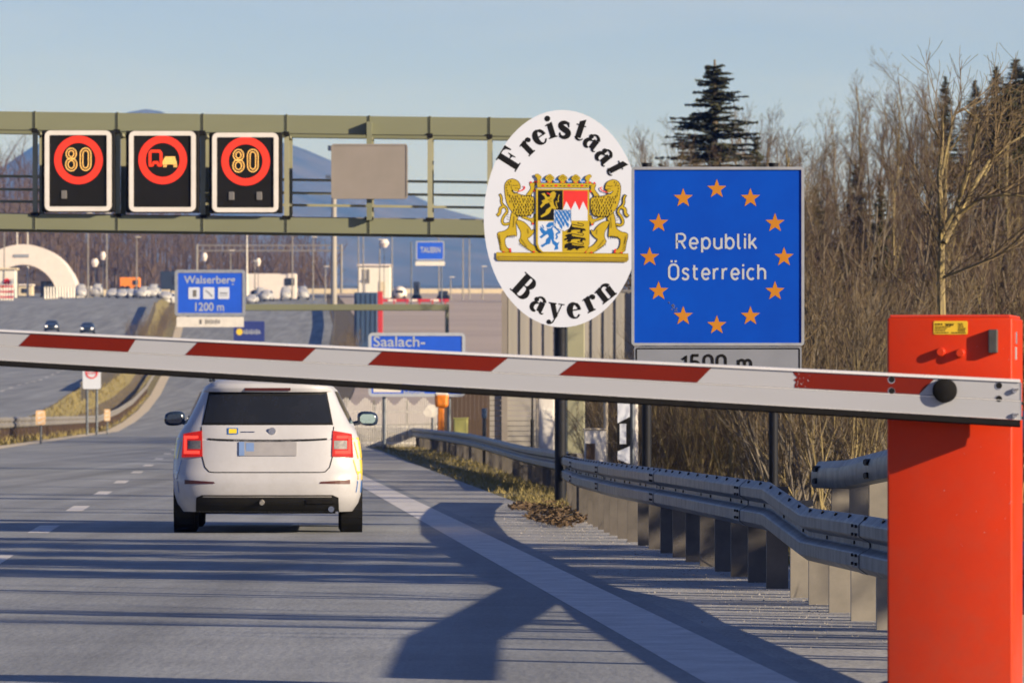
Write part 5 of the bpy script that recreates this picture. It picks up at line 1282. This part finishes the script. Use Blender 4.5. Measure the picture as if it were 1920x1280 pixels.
b = MB(); b.bbox((q.x, 688, P(0, 547, 688).z), (.7, .5, .12), .03); b.build('cap', 'red_cap', o)
o = thing('red_barrier', 'long low red and white barrier line across the plaza', 'barrier', (XP(780, 915), 915, GZ(780, 915)))
b = MB(); b.box((XP(775, 915), 915, P(0, 563, 915).z), (XP(842, 915) - XP(708, 915), .2, .45)); b.build('rail', 'red_post', o)
for k in range(6): b = MB(); b.box((XP(715 + k * 24, 915), 914.9, (P(0, 563, 915).z + GZ(780, 915)) / 2 - .2), (.2, .2, P(0, 563, 915).z - GZ(780, 915) + .6)); b.build('post', 'red_post', o)
for k in range(3): b = MB(); b.box((XP(735 + k * 40, 915), 914.88, P(0, 563, 915).z), (1.3, .04, .36)); b.build('white_stripe', 'white_paint', o)
# concrete barrier rows and white guide posts
for k in range(8):
    px = 200 - 12 + k * 24; Y = 965
    o = thing('barrier_block', 'cream concrete barrier block in the row across the plaza', 'barrier', (XP(px, Y), Y, GZ(px, Y)), group='concrete barrier blocks across the plaza')
    b = MB(); zb = GZ(px, Y); b.bbox((XP(px, Y), Y, zb + .55), (1.95, .8, 1.3), .12); b.build('body', 'cream', o); b = MB(); b.box((XP(px, Y), Y, zb + .1), (2.05, 1.1, .22)); b.build('foot', 'concrete', o)
for k in range(17):
    px = 84 + k * 5.4; Y = 880 + k * 4.5; zb = GZ(px, Y)
    o = thing('guide_post', 'white guide post in the close row below the arched canopy', 'guide post', (XP(px, Y), Y, zb), group='white guide posts below the canopy')
    b = MB(); b.tube([(XP(px, Y), Y, zb - .3), (XP(px, Y), Y, zb + 1.9)], [.2, .15], 8); b.build('shaft', 'white_paint', o); b = MB(); b.cyl((XP(px, Y), Y, zb + .05), .34, .15, 'Z', 10); b.build('foot', 'concrete', o)
for k in range(5):
    px = 2 + k * 5.2; Y = 860; zb = GZ(px, Y)
    o = thing('striped_post', 'red and white striped post at the left edge by the canopy', 'guide post', (XP(px, Y), Y, zb), group='striped posts at the left edge')
    b = MB(); b.tube([(XP(px, Y), Y, zb - .3), (XP(px, Y), Y, zb + 2.4)], .15, 8); b.build('shaft', 'white_paint', o)
    b = MB(); [b.cyl((XP(px, Y), Y, zb + .5 + q * .8), .158, .36, 'Z', 8) for q in range(3)]; b.build('stripe', 'red_post', o)
o, X, Z = block('toll_booth', 'pale toll booth with red sign at the left edge under the canopy', 'booth', -6, 29, 506, 560, 930, 3, 'white_paint')
b = MB(); b.cyl((X(13), 929.9, Z(528)), .55, .12, 'Y', 16); b.build('round_sign', 'herald_red', o); b = MB(); b.bbox((X(12), 931.5, Z(504)), (3.6, 3.6, .3), .05); b.build('roof', 'cream', o)
b = MB(); b.bbox((X(6), 929.95, Z(538)), (.5, .1, .6), .02); b.build('lamp_panel', 'lime', o)
o, X, Z = block('cream_kiosk', 'cream kiosk seen through the canopy arch', 'kiosk', 33, 61, 535, 560, 972, 3, 'cream')
b = MB(); b.bbox((X(47), 973.5, Z(534)), (2.9, 3.6, .25), .05); b.build('roof', 'canopy_white', o); b = MB(); b.bbox((X(47), 971.95, Z(545)), (1.2, .08, .8), .02); b.build('window', 'glass_dark', o)
o, X, Z = block('dark_lorry', 'black lorry standing in the canopy arch', 'lorry', 76, 104, 527, 562, 955, 3, 'vms_black')
b = MB(); b.bbox((X(90), 954.95, Z(538)), (1.6, .08, 1.0), .02); b.build('windscreen', 'glass_dark', o)
for t in (.15, .85): b = MB(); b.cyl((lerp(X(76), X(104), t), 955.2, Z(562) + .4), .5, .5, 'Y', 12); b.build('wheel', 'tyre', o)
# parapet along the crest
o = thing('crest_parapet', 'long pale parapet along the crest of the plaza', 'parapet', (XP(700, 1010), 1010, GZ(700, 1010)))
b = MB(); b.bbox(((XP(520, 1010) + XP(1000, 1010)) / 2, 1010, GZ(700, 1010) + .45), (XP(1000, 1010) - XP(520, 1010), .5, 1.1), .05); b.build('wall', 'cream', o)
b = MB(); b.box(((XP(520, 1010) + XP(1000, 1010)) / 2, 1010, GZ(700, 1010) + 1.35), (XP(1000, 1010) - XP(520, 1010), .08, .12)); b.build('rail', 'galv', o)
# light masts
masts = [(165, 400, 940, 9), (200, 400, 945, 9), (256, 445, 960, 0), (432, 470, 950, 0), (463, 430, 930, 1), (478, 490, 940, 2), (548, 425, 955, 0), (587, 445, 950, 0), (672, 430, 940, 0), (681, 425, 930, 0), (712, 450, 945, 2), (735, 430, 950, 0), (868, 445, 950, 0), (880, 445, 955, 0), (905, 500, 950, 0), (8, 425, 930, 0), (32, 425, 950, 1), (52, 430, 952, 1), (823, 440, 940, 0), (845, 520, 940, 0), (610, 500, 935, 0)]
for i, (px, py, Y, kd) in enumerate(masts):
    x = XP(px, Y); zb = GZ(px, Y)
    o = thing('light_mast', 'thin pale light mast standing on the plaza', 'lamp mast', (x, Y, zb), group='thin light masts on the plaza')
    b = MB(); b.tube([(x, Y, zb - .5), (x, Y, P(0, py, Y).z)], [.14 if kd != 1 else .2, .08], 8); b.build('mast', 'galv_dull' if kd != 1 else 'white_paint', o)
    b = MB(); b.bbox((x + .25, Y - .3, P(0, py, Y).z + .05), (.9, .5, .14), .04); b.build('lamp', 'white_paint', o)
for px, py, w in ((178, 492, 14), (193, 479, 11), (383, 481, 12), (484, 491, 10), (720, 456, 20)):
    Y = 945; x = XP(px, Y); zb = GZ(px, Y)
    o = thing('floodlight', 'white-capped floodlight head on a slim pole above the plaza', 'floodlight', (x, Y, zb), group='floodlights above the plaza')
    b = MB(); b.tube([(x, Y, zb - .4), (x, Y, P(0, py, Y).z)], .05, 6); b.build('pole', 'galv', o)
    r = w / F * Y / 2; b = MB(); b.tube([(x, Y, P(0, py + 8, Y).z), (x, Y, P(0, py, Y).z), (x, Y, P(0, py - 7, Y).z)], [r * .5, r, r * .6], 12); b.build('head', 'canopy_white', o)
Y = 900; x = XP(626, Y); zb = GZ(626, Y)
o = thing('tall_mast', 'tall pale camera mast rising beside the blank gantry panel', 'mast', (x, Y, zb))
b = MB(); b.tube([(x, Y, zb - .5), (x, Y, P(0, 290, Y).z)], [.5, .36], 10); b.build('shaft', 'wall_panel', o, smooth=50)
b = MB(); b.cyl((x - .4, Y - .2, P(0, 278, Y).z), .55, .8, 'Z', 10); b.build('camera', 'galv', o); b = MB(); b.box((x - .9, Y - .2, P(0, 332, Y).z), (.8, .6, .5)); b.build('camera', 'galv', o)
# far catenary-like sign bridge on the plaza
o = thing('far_sign_bridge', 'distant grey sign bridge behind the Walserberg sign', 'gantry', (XP(480, 1000), 1000, GZ(480, 1000)))
b = MB()
for py in (460, 470): b.box((XP(505, 1000), 1000, P(0, py, 1000).z), (XP(640, 1000) - XP(368, 1000), .3, .22))
for k in range(24): b.box((XP(370 + k * 11.6, 1000), 1000, P(0, 465, 1000).z), (.12, .2, .9))
b.build('truss', 'galv_dull', o)
for px in (369, 640): b = MB(); b.tube([(XP(px, 1000), 1000, 20), (XP(px, 1000), 1000, P(0, 458, 1000).z)], .22, 8); b.build('post', 'galv_dull', o)
# ---------------------------------------------------------------- trees
def seg_tube(mb, pts, rads, n):
    """quick open tube"""
    vs = []; fs = []
    for i, p in enumerate(pts):
        d = pts[min(i + 1, len(pts) - 1)] - pts[max(i - 1, 0)]; d.normalize()
        a = d.orthogonal().normalized(); b = d.cross(a)
        if i and abs(d.z) < .98: a = Vector((0, 0, 1)).cross(d).normalized(); b = d.cross(a)
        elif abs(d.z) < .98: a = Vector((0, 0, 1)).cross(d).normalized(); b = d.cross(a)
        else: a = Vector((1, 0, 0)); b = d.cross(a); a = b.cross(d)
        for k in range(n):
            t = 2 * math.pi * k / n; vs.append(p + (a * math.cos(t) + b * math.sin(t)) * rads[i])
    for i in range(len(pts) - 1):
        for k in range(n): fs.append((i * n + k, i * n + (k + 1) % n, (i + 1) * n + (k + 1) % n, (i + 1) * n + k))
    mb.add(vs, fs)
def branch(rg, p, d, L, r, lvl, mbs, par):
    """recursive bare branch; par = list per level (children, length factor, angle, sides, bend, segments)"""
    ch, lf, ang, n, bend, ns = par[lvl]
    pts = [p.copy()]; rads = [r]; q = p.copy(); dd = d.copy()
    for i in range(ns):
        dd = (dd + Vector((rg.gauss(0, bend), rg.gauss(0, bend), rg.gauss(0, bend * .6) + (.06 if lvl else .0)))).normalized()
        q = q + dd * (L / ns); pts.append(q.copy()); rads.append(max(.003, r * (1 - .82 * (i + 1) / ns)))
    seg_tube(mbs[0] if lvl <= 1 else mbs[1], pts, rads, n)
    if lvl + 1 >= len(par): return
    for k in range(ch):
        t = rg.uniform(.28 if lvl == 0 else .15, .98) if lvl else .22 + .77 * ((k + rg.random()) / ch)
        i = min(ns - 1, int(t * ns)); f = t * ns - i
        b = pts[i].lerp(pts[i + 1], f); rb = lerp(rads[i], rads[i + 1], f)
        ax = (pts[i + 1] - pts[i]).normalized()
        az = rg.uniform(0, 2 * math.pi); o = ax.orthogonal().normalized(); o = Matrix.Rotation(az, 3, ax) @ o
        a = R(rg.gauss(ang, 9)); nd = (ax * math.cos(a) + o * math.sin(a) + Vector((0, 0, .18))).normalized()
        branch(rg, b, nd, L * lf * (1 - .55 * t) * rg.uniform(.75, 1.2), max(.004, rb * rg.uniform(.42, .62)), lvl + 1, mbs, par)
def make_tree(seed, H, r0, par, mt, mc, name, label, group, lean=0.04):
    rg = random.Random(seed); o = thing(name, label, 'tree', (0, 0, 0), group=group); mbs = (MB(), MB())
    branch(rg, Vector((0, 0, -.4)), Vector((rg.gauss(0, lean), rg.gauss(0, lean), 1)).normalized(), H, r0, 0, mbs, par)
    mbs[0].build('trunk', mt, o); mbs[1].build('crown', mc, o); o['H'] = H
    return o
PT = [(15, .42, 38, 6, .05, 9), (9, .45, 40, 4, .10, 6), (7, .5, 42, 3, .13, 4), (5, .55, 42, 3, .15, 3)]
PSLIM = [(20, .30, 28, 6, .045, 9), (8, .5, 32, 4, .10, 5), (7, .5, 38, 3, .14, 4), (4, .6, 40, 3, .15, 3)]
PBUSH = [(10, .6, 22, 4, .10, 6), (7, .5, 30, 3, .12, 4), (6, .5, 36, 3, .14, 3)]
GT = 'bare woodland trees on the right'
LT = 'bare brown winter tree in the dense wood on the right'
protos = []
for i, (par, r0, mt, mc) in enumerate(((PT, .15, 'bark', 'twig'), (PSLIM, .11, 'bark_grey', 'twig_red'), (PT, .13, 'bark_grey', 'twig_straw'), (PSLIM, .12, 'bark_yellow', 'twig'), (PT, .14, 'bark', 'twig_red'), (PSLIM, .10, 'bark', 'twig_straw'))):
    protos.append(make_tree(100 + i, 10.0, r0, par, mt, mc, 'bare_tree', LT, GT))
def make_bush(seed, H, stems, mt, mc, label, group):
    rg = random.Random(seed); o = thing('bare_shrub', label, 'shrub', (0, 0, 0), group=group); mbs = (MB(), MB())
    for k in range(stems):
        a = rg.uniform(0, 6.28); l = abs(rg.gauss(0, .22))
        branch(rg, Vector((rg.gauss(0, .22), rg.gauss(0, .22), -.2)), Vector((math.cos(a) * l, math.sin(a) * l, 1)).normalized(), H * rg.uniform(.6, 1.0), .022, 0, mbs, PBUSH)
    mbs[0].build('stem', mt, o); mbs[1].build('twigs' if False else 'crown', mc, o); return o
GB = 'bare shrubs along the wood edge'
bprotos = [make_bush(200 + i, 3.2, 10, m_[0], m_[1], 'bare straw-brown shrub in the undergrowth behind the rail', GB) for i, m_ in enumerate((('bark_grey', 'twig_straw'), ('bark_yellow', 'twig'), ('bark', 'twig_red'), ('bark_grey', 'twig_straw')))]
def conifer(seed, H, label, group, name='spruce'):
    rg = random.Random(seed); o = thing(name, label, 'tree', (0, 0, 0), group=group); t = MB(); c = MB()
    seg_tube(t, [Vector((0, 0, -.5)), Vector((0, 0, H * .5)), Vector((0, 0, H))], [.16, .1, .015], 7)
    z = H * .12
    while z < H * .985:
        f = 1 - z / H; rad = H * .25 * f ** .8 + .03; nb = int(9 + 8 * f)
        for k in range(nb):
            a = rg.uniform(0, 6.28); L = rad * rg.uniform(.6, 1.12); up = rg.uniform(-.05, .18); dr = .32 * f + .05
            dv = Vector((math.cos(a), math.sin(a), 0)); zz = z + rg.uniform(-.15, .15); ns = 6
            pts = [Vector((0, 0, zz)) + dv * (L * s / ns) + Vector((0, 0, up * L * s / ns - dr * L * (s / ns) ** 2 + .16 * L * max(0, s / ns - .7))) for s in range(ns + 1)]
            seg_tube(t, [pts[0], pts[3], pts[6]], [.03 * f + .008, .02 * f + .006, .004], 3)
            sd_ = dv.cross(Vector((0, 0, 1)))
            for s in range(1, ns + 1):
                for q in range(10):
                    b = pts[s - 1].lerp(pts[s], rg.random()); sg = rg.choice((-1, 1)); l2 = rg.uniform(.14, .36) * (.22 + .9 * f) * (1.15 - .6 * s / ns)
                    tip = b + dv * l2 * rg.uniform(.3, .9) + sd_ * sg * l2 * rg.uniform(.3, 1) + Vector((0, 0, -l2 * rg.uniform(.0, .7)))
                    wv_ = Vector((rg.gauss(0, 1), rg.gauss(0, 1), rg.gauss(0, 1))).normalized() * .055
                    m = b.lerp(tip, .5)
                    c.add([b, m + wv_, tip, m - wv_], [(0, 1, 2, 3)])
        z += H * .022 * (.75 + .2 * f)
    t.build('trunk', 'bark', o); c.build('crown', 'needle' if seed % 2 else 'needle_light', o); o['H'] = H
    return o
con = [conifer(301, 10, 'dark spruce tall behind the blue border sign', 'spruces in the wood'), conifer(302, 10, 'dark spruce at the wood skyline', 'spruces in the wood')]
used = set()
def place(protos_, i, px, Y, H, label=None, rz=None, wide=1.0):
    o = protos_[i]; X = P(px, 0, Y).x; z = gz(X - ROADK * Y, Y); s = H / (o['H'] if 'H' in o else 3.2)
    rz = random.uniform(0, 6.28) if rz is None else rz
    if o.name not in used:
        used.add(o.name); o.location = (X, Y, z); o.rotation_euler = (0, 0, rz); o.scale = (s * wide, s * wide, s)
        if label: o['label'] = label
        return o
    return copy_tree(o, (X, Y, z), rz, (s * wide, s * wide, s), label)
def height_for(px, py, Y): X = P(px, 0, Y).x; return P(px, py, Y).z - gz(X - ROADK * Y, Y)
SKY = [(1100, 460), (1150, 380), (1200, 285), (1250, 250), (1300, 255), (1380, 235), (1420, 185), (1480, 175), (1520, 205), (1570, 155), (1620, 125), (1660, 130), (1710, 150), (1740, 115), (1800, 175), (1850, 175), (1900, 150), (2000, 140), (2200, 130)]
rg = random.Random(11); n = 0
random.seed(4)
for row, (Y, cnt, f0, f1) in enumerate(((92, 13, .45, .7), (112, 18, .55, .8), (135, 24, .62, .9), (150, 22, .55, .85), (158, 28, .6, .95), (170, 24, .5, .85), (178, 30, .6, .98), (200, 30, .65, 1.0), (224, 32, .7, 1.0), (250, 32, .7, .97))):
    for k in range(cnt):
        px = lerp(1195 if Y > 100 else 1250, 2060, (k + rg.uniform(.1, .9)) / cnt); YY = Y + rg.uniform(-9, 9)
        if Y < 130 and 1740 < px < 1800: continue
        H = height_for(px, interp(SKY, px), YY) * rg.uniform(f0, f1)
        if 171 < YY + .596 * (P(px, 0, YY).x + 2.5) < 196: continue
        if H < 2.5: continue
        place(protos, rg.randrange(6), px, YY, H, wide=rg.uniform(.75, 1.15) * (1.0 if H > 6 else 1.2))
for k in range(46):                                                       # undergrowth behind the rail
    px = lerp(1150, 1690, (k + rg.random()) / 46); YY = rg.uniform(70, 98)
    if px < 1430: YY = rg.uniform(88, 110); hh = rg.uniform(1.6, 2.6)
    else: hh = rg.uniform(2.0, 3.6)
    place(bprotos, rg.randrange(4), px, YY, hh)
for k in range(34):
    px = lerp(1500, 2000, (k + rg.random()) / 34); YY = rg.uniform(82, 125); place(bprotos, rg.randrange(4), px, YY, rg.uniform(2.6, 4.2))
for k in range(14):
    px = lerp(1080, 1330, (k + rg.random()) / 14); YY = rg.uniform(135, 185); place(bprotos, rg.randrange(4), px, YY, rg.uniform(2.8, 4.8))
place(con, 0, 1340, 212, height_for(1340, 112, 212), wide=1.7)
GS = 'dark spruce at the wood skyline'
for px, py, Y, w, lb in ((1772, 140, 240, .9, 'slender dark spruce top rising above bare trees at the skyline'), (1828, 148, 238, 1.1, 'dark spruce at the skyline left of the tallest spruce pair'), (1868, 122, 232, 1.3, 'tall dark spruce near the right edge of the skyline'), (1905, 108, 228, 1.7, 'tallest dark spruce at the right edge above the cabinet'), (1650, 330, 140, .55, 'small olive-green young spruce half hidden among bare trees'), (1418, 250, 215, .8, 'dark spruce behind bare branches right of the tall spruce'), (1935, 190, 200, 1.7, 'broad dark spruce low at the right edge'), (1882, 175, 215, 1.8, 'dark spruce filling the right edge below the tallest spruce'), (1915, 150, 221, 1.9, 'dense dark spruce beside the tallest one at the right edge'), (1850, 200, 236, 1.5, 'dark spruce half hidden by bare crowns left of the right edge'), (1893, 152, 160, 1.5, 'dark spruce standing forward of the bare crowns near the right edge'), (1930, 128, 163, 1.6, 'dark spruce at the very edge of the picture on the right'), (1960, 130, 225, 1.9, 'dark spruce cut by the right edge of the picture')):
    place(con, 1, px, Y, height_for(px, py, Y), lb, wide=w)
for px, py, Y in ((1530, 345, 165), (1606, 300, 205), (1700, 290, 215), (1690, 470, 120), (1850, 330, 190), (1905, 300, 180), (1460, 330, 205), (1580, 420, 150), (1240, 300, 230)):
    place(con, 1, px, Y, max(2.5, height_for(px, py, Y)), 'small olive-green spruce among the bare trees of the right wood', wide=.8)
# the yellow-barked tree above the cabinet, limbs traced with real depth
YT = 72.0
yt = thing('bare_tree', 'tall yellow-barked bare tree rising above the red cabinet', 'tree', (P(1762, 0, YT).x, YT, 0))
t = MB(); c = MB(); rgt = random.Random(9)
def limb(pts, r0, r1, dep, seed):
    q = [P(px, py, YT) + Vector((0, dep * i / max(1, len(pts) - 1), 0)) for i, (px, py) in enumerate(pts)]
    m = len(q); seg_tube(t, q, [lerp(r0, r1, i / (m - 1)) for i in range(m)], 7)
    rr = random.Random(seed)
    for i in range(1, m):
        for k in range(4):
            b = q[i - 1].lerp(q[i], rr.random()); d = (q[i] - q[i - 1]).normalized()
            nd = (d + Vector((rr.gauss(0, .7), rr.gauss(0, .7), rr.uniform(0, .6)))).normalized()
            branch(rr, b, nd, rr.uniform(.5, 1.3), .010, 2, (t, c), PT)
base_y = HZ + CAMH * F / YT
limb([(1762, base_y + 20), (1763, 760), (1766, 600), (1766, 500), (1768, 430), (1764, 330), (1770, 270), (1772, 215)], .075, .016, .4, 1)
limb([(1768, 430), (1790, 395), (1810, 330), (1822, 270), (1828, 236)], .038, .018, -.5, 2)
limb([(1770, 455), (1800, 400), (1830, 345), (1860, 300), (1895, 268), (1935, 245)], .042, .014, .7, 3)
limb([(1800, 400), (1840, 372), (1880, 366), (1930, 372)], .026, .010, -.4, 4)
limb([(1846, 330), (1866, 295), (1872, 255)], .018, .008, .3, 5)
limb([(1765, 330), (1790, 215), (1810, 200), (1850, 225)], .018, .008, .6, 6)
limb([(1768, 520), (1820, 500), (1868, 480), (1905, 450)], .018, .008, -.6, 7)
limb([(1766, 470), (1745, 400), (1752, 350)], .016, .007, .5, 8)
t.build('trunk', 'bark_yellow', yt); c.build('crown', 'twig_straw', yt)
# roadside trees just right of the picture: they throw the bands of shade over the road
LS = 'bare roadside tree standing right of the road beside the cabinet'
GSH = 'roadside trees that shade the road'
rs = random.Random(21)
for k, (x, Y, H) in enumerate(((10.4, 25.4, 9), (10.6, 28.5, 9), (11.5, 31.5, 10), (10.2, 34.5, 9), (12, 37.5, 10), (10.8, 40.5, 9), (12.6, 76, 8), (13.5, 86, 9), (11.6, 23.6, 9), (15.5, 33, 11))):
    o = copy_tree(protos[rs.randrange(6)], (x, Y, gz(x - ROADK * Y, Y)), rs.uniform(0, 6.28), (H / 10 * 1.1, H / 10 * 1.1, H / 10)); o['label'] = LS; o['group'] = GSH
for k, (x, Y, H, w) in enumerate(((9.2, 33.4, 10, .62), (8.7, 36.0, 9.5, .66), (9.4, 38.5, 10, .62), (8.9, 41.2, 9.5, .66), (9.6, 43.4, 9, .5), (11.6, 34.8, 11, .6), (11.8, 40, 11, .6), (9.4, 57.0, 7, .5), (9.2, 59.4, 6.5, .5), (10.2, 25.0, 7, .3))):
    o = copy_tree(con[k % 2], (x, Y, gz(x - ROADK * Y, Y)), rs.uniform(0, 6.28), (H / 10 * w, H / 10 * w, H / 10), 'roadside spruce right of the road beyond the cabinet'); o['group'] = GSH

# far wood behind the plaza, one brown mass
fw = MB(); rg = random.Random(77)
lowp = [(12, .42, 42, 4, .08, 5), (6, .5, 44, 3, .14, 3), (5, .5, 46, 3, .14, 2)]
class Cat:                                                     # two collectors in one
    pass
variants = []
for k in range(5):
    a, b2 = MB(), MB(); branch(random.Random(400 + k), Vector((0, 0, -1)), Vector((0, 0, 1)), 1.0 * 16, .26, 0, (a, b2), lowp)
    for (vs_, fs_) in ((b2.v, b2.f),): a.add(vs_, fs_)
    # thicken thin twigs so that the mass stays visible at a kilometre
    variants.append(a)
for k in range(430):
    px = -260 + 880 * (k + rg.random()) / 430; Y = rg.uniform(1110, 1330)
    X = P(px, 0, Y).x; z = hillz(px * 1.0, Y); v = variants[rg.randrange(5)]; s = rg.uniform(.75, 1.1); a = rg.uniform(0, 6.28); cs, sn = math.cos(a) * s, math.sin(a) * s
    fw.add([(X + p[0] * cs - p[1] * sn, Y + p[0] * sn + p[1] * cs, z + p[2] * s) for p in v.v], v.f)
tag(fw.build('woods', 'far_twig'), 'far brown winter wood behind the border plaza', 'woods', kind='stuff')
# median shrubs below the Walserberg sign
GM = 'shrubs on the far median'
for k in range(10):
    px = 250 + k * 9 + rg.uniform(-4, 4); Y = 640 + k * 18; X = P(px, 0, Y).x
    o = copy_tree(bprotos[k % 4], (X, Y, gz(X - ROADK * Y, Y)), rg.uniform(0, 6), 1.1, 'scrubby brown shrub on the far median left of the Walserberg sign'); o['group'] = GM
for k in range(6):
    Y = 600 + k * 22; u = interp([(480, 5.0), (600, 9.2), (700, 12), (800, 14.2)], Y) + 2.5
    o = copy_tree(bprotos[k % 4], (U(u, Y), Y, gz(u, Y)), rg.uniform(0, 6), 1.2, 'scrubby shrub on the wedge beside the blue container'); o['group'] = 'shrubs beside the exit'

# ---------------------------------------------------------------- grass, dead leaves, grit
gr = MB(); rg = random.Random(31)
def blade(x, y, z, h, w, mb):
    a = rg.uniform(0, 6.28); lx, ly = rg.gauss(0, h * .45), rg.gauss(0, h * .45)
    mb.add([(x - math.cos(a) * w, y - math.sin(a) * w, z), (x + math.cos(a) * w, y + math.sin(a) * w, z), (x + lx, y + ly, z + h)], [(0, 1, 2)])
SHO = [(0, 4.2), (50, 4.1), (66, 3.55), (97, 3.8), (187, 4.6), (330, 4.4)]
for k in range(24000):
    Y = 66 + 210 * rg.random() ** 1.7; ua = interp(SHO, Y); ub = interp([(40, 4.6), (66, 5.2), (120, 7.2), (260, 8.5)], Y); u = lerp(ua, ub, rg.random() ** .8)
    if noise.noise(Vector((u * .8, Y * .12, 2))) < -.32: continue
    blade(U(u, Y), Y, gz(u, Y), rg.uniform(.03, .12), .011, gr)
for k in range(5000):
    Y = 150 + 400 * rg.random(); u = rg.uniform(-11, -8.2); blade(U(u, Y), Y, gz(u, Y), rg.uniform(.1, .4), .04, gr)
for k in range(2600):
    Y = rg.uniform(34, 66); u = rg.uniform(4.1, 7); blade(U(u, Y), Y, gz(u, Y), rg.uniform(.1, .5), .008, gr)
tag(gr.build('grass', 'grass_dry'), 'dry olive grass on the verges', 'grass', kind='stuff')
lv = MB()
def leafbit(x, y, z, s):
    a, b2 = Vector((rg.gauss(0, 1), rg.gauss(0, 1), rg.gauss(0, .5))).normalized() * s, Vector((rg.gauss(0, 1), rg.gauss(0, 1), rg.gauss(0, .5))).normalized() * s
    p = Vector((x, y, z + s * .5)); lv.add([p - a, p + b2 * .5, p + a, p - b2 * .5], [(0, 1, 2, 3)])
for k in range(2600):
    t_ = rg.random(); Y = lerp(56, 70, t_); u = interp([(56, 3.15), (60, 3.1), (66, 3.2), (70, 3.5)], Y) + abs(rg.gauss(0, .42)); h = max(0, .05 - .04 * abs(u - 3.7))
    if noise.noise(Vector((u * 1.5, Y * .35, 9))) < -.15: continue
    leafbit(U(u, Y), Y, gz(u, Y) + rg.uniform(0, h) + .015, rg.uniform(.02, .05))
tag(lv.build('leaves', 'leaf_litter'), 'brown dead leaves heaped round the rail posts', 'dead leaves', kind='stuff')
pb = MB()
for k in range(2600):
    Y = rg.uniform(27, 64); u = 3.75 - abs(rg.gauss(0, .45)) if k % 3 else rg.uniform(2.5, 3.9); s = rg.uniform(.002, .0055) * (1.8 if rg.random() < .06 else 1)
    x, y, z = U(u, Y), Y, gz(u, Y) + .012
    pb.add([(x - s, y - s, z), (x + s, y - s * .7, z), (x + s * .8, y + s, z), (x - s, y + s, z), (x + s * .1, y, z + s * 1.3)], [(0, 1, 4), (1, 2, 4), (2, 3, 4), (3, 0, 4)])
tag(pb.build('gravel', 'pebble'), 'pale grit scattered on the shoulder by the posts', 'gravel', kind='stuff')

# ---------------------------------------------------------------- air
hz = MB(); hz.box((0, 5700, 318), (9400, 12200, 640))
hm = bpy.data.materials.new('haze'); hm.use_nodes = True; hn = hm.node_tree.nodes; hn.remove(hn['Principled BSDF'])
pv = hn.new('ShaderNodeVolumePrincipled'); pv.inputs['Color'].default_value = (.09, .28, 1, 1); pv.inputs['Absorption Color'].default_value = (1, 1, 1, 1); pv.inputs['Density'].default_value = 1.1e-4
hm.node_tree.links.new(pv.outputs[0], hn['Material Output'].inputs['Volume']); MATS['haze'] = hm
tag(hz.build('haze', 'haze'), 'pale blue haze over the valley', 'haze', kind='stuff')
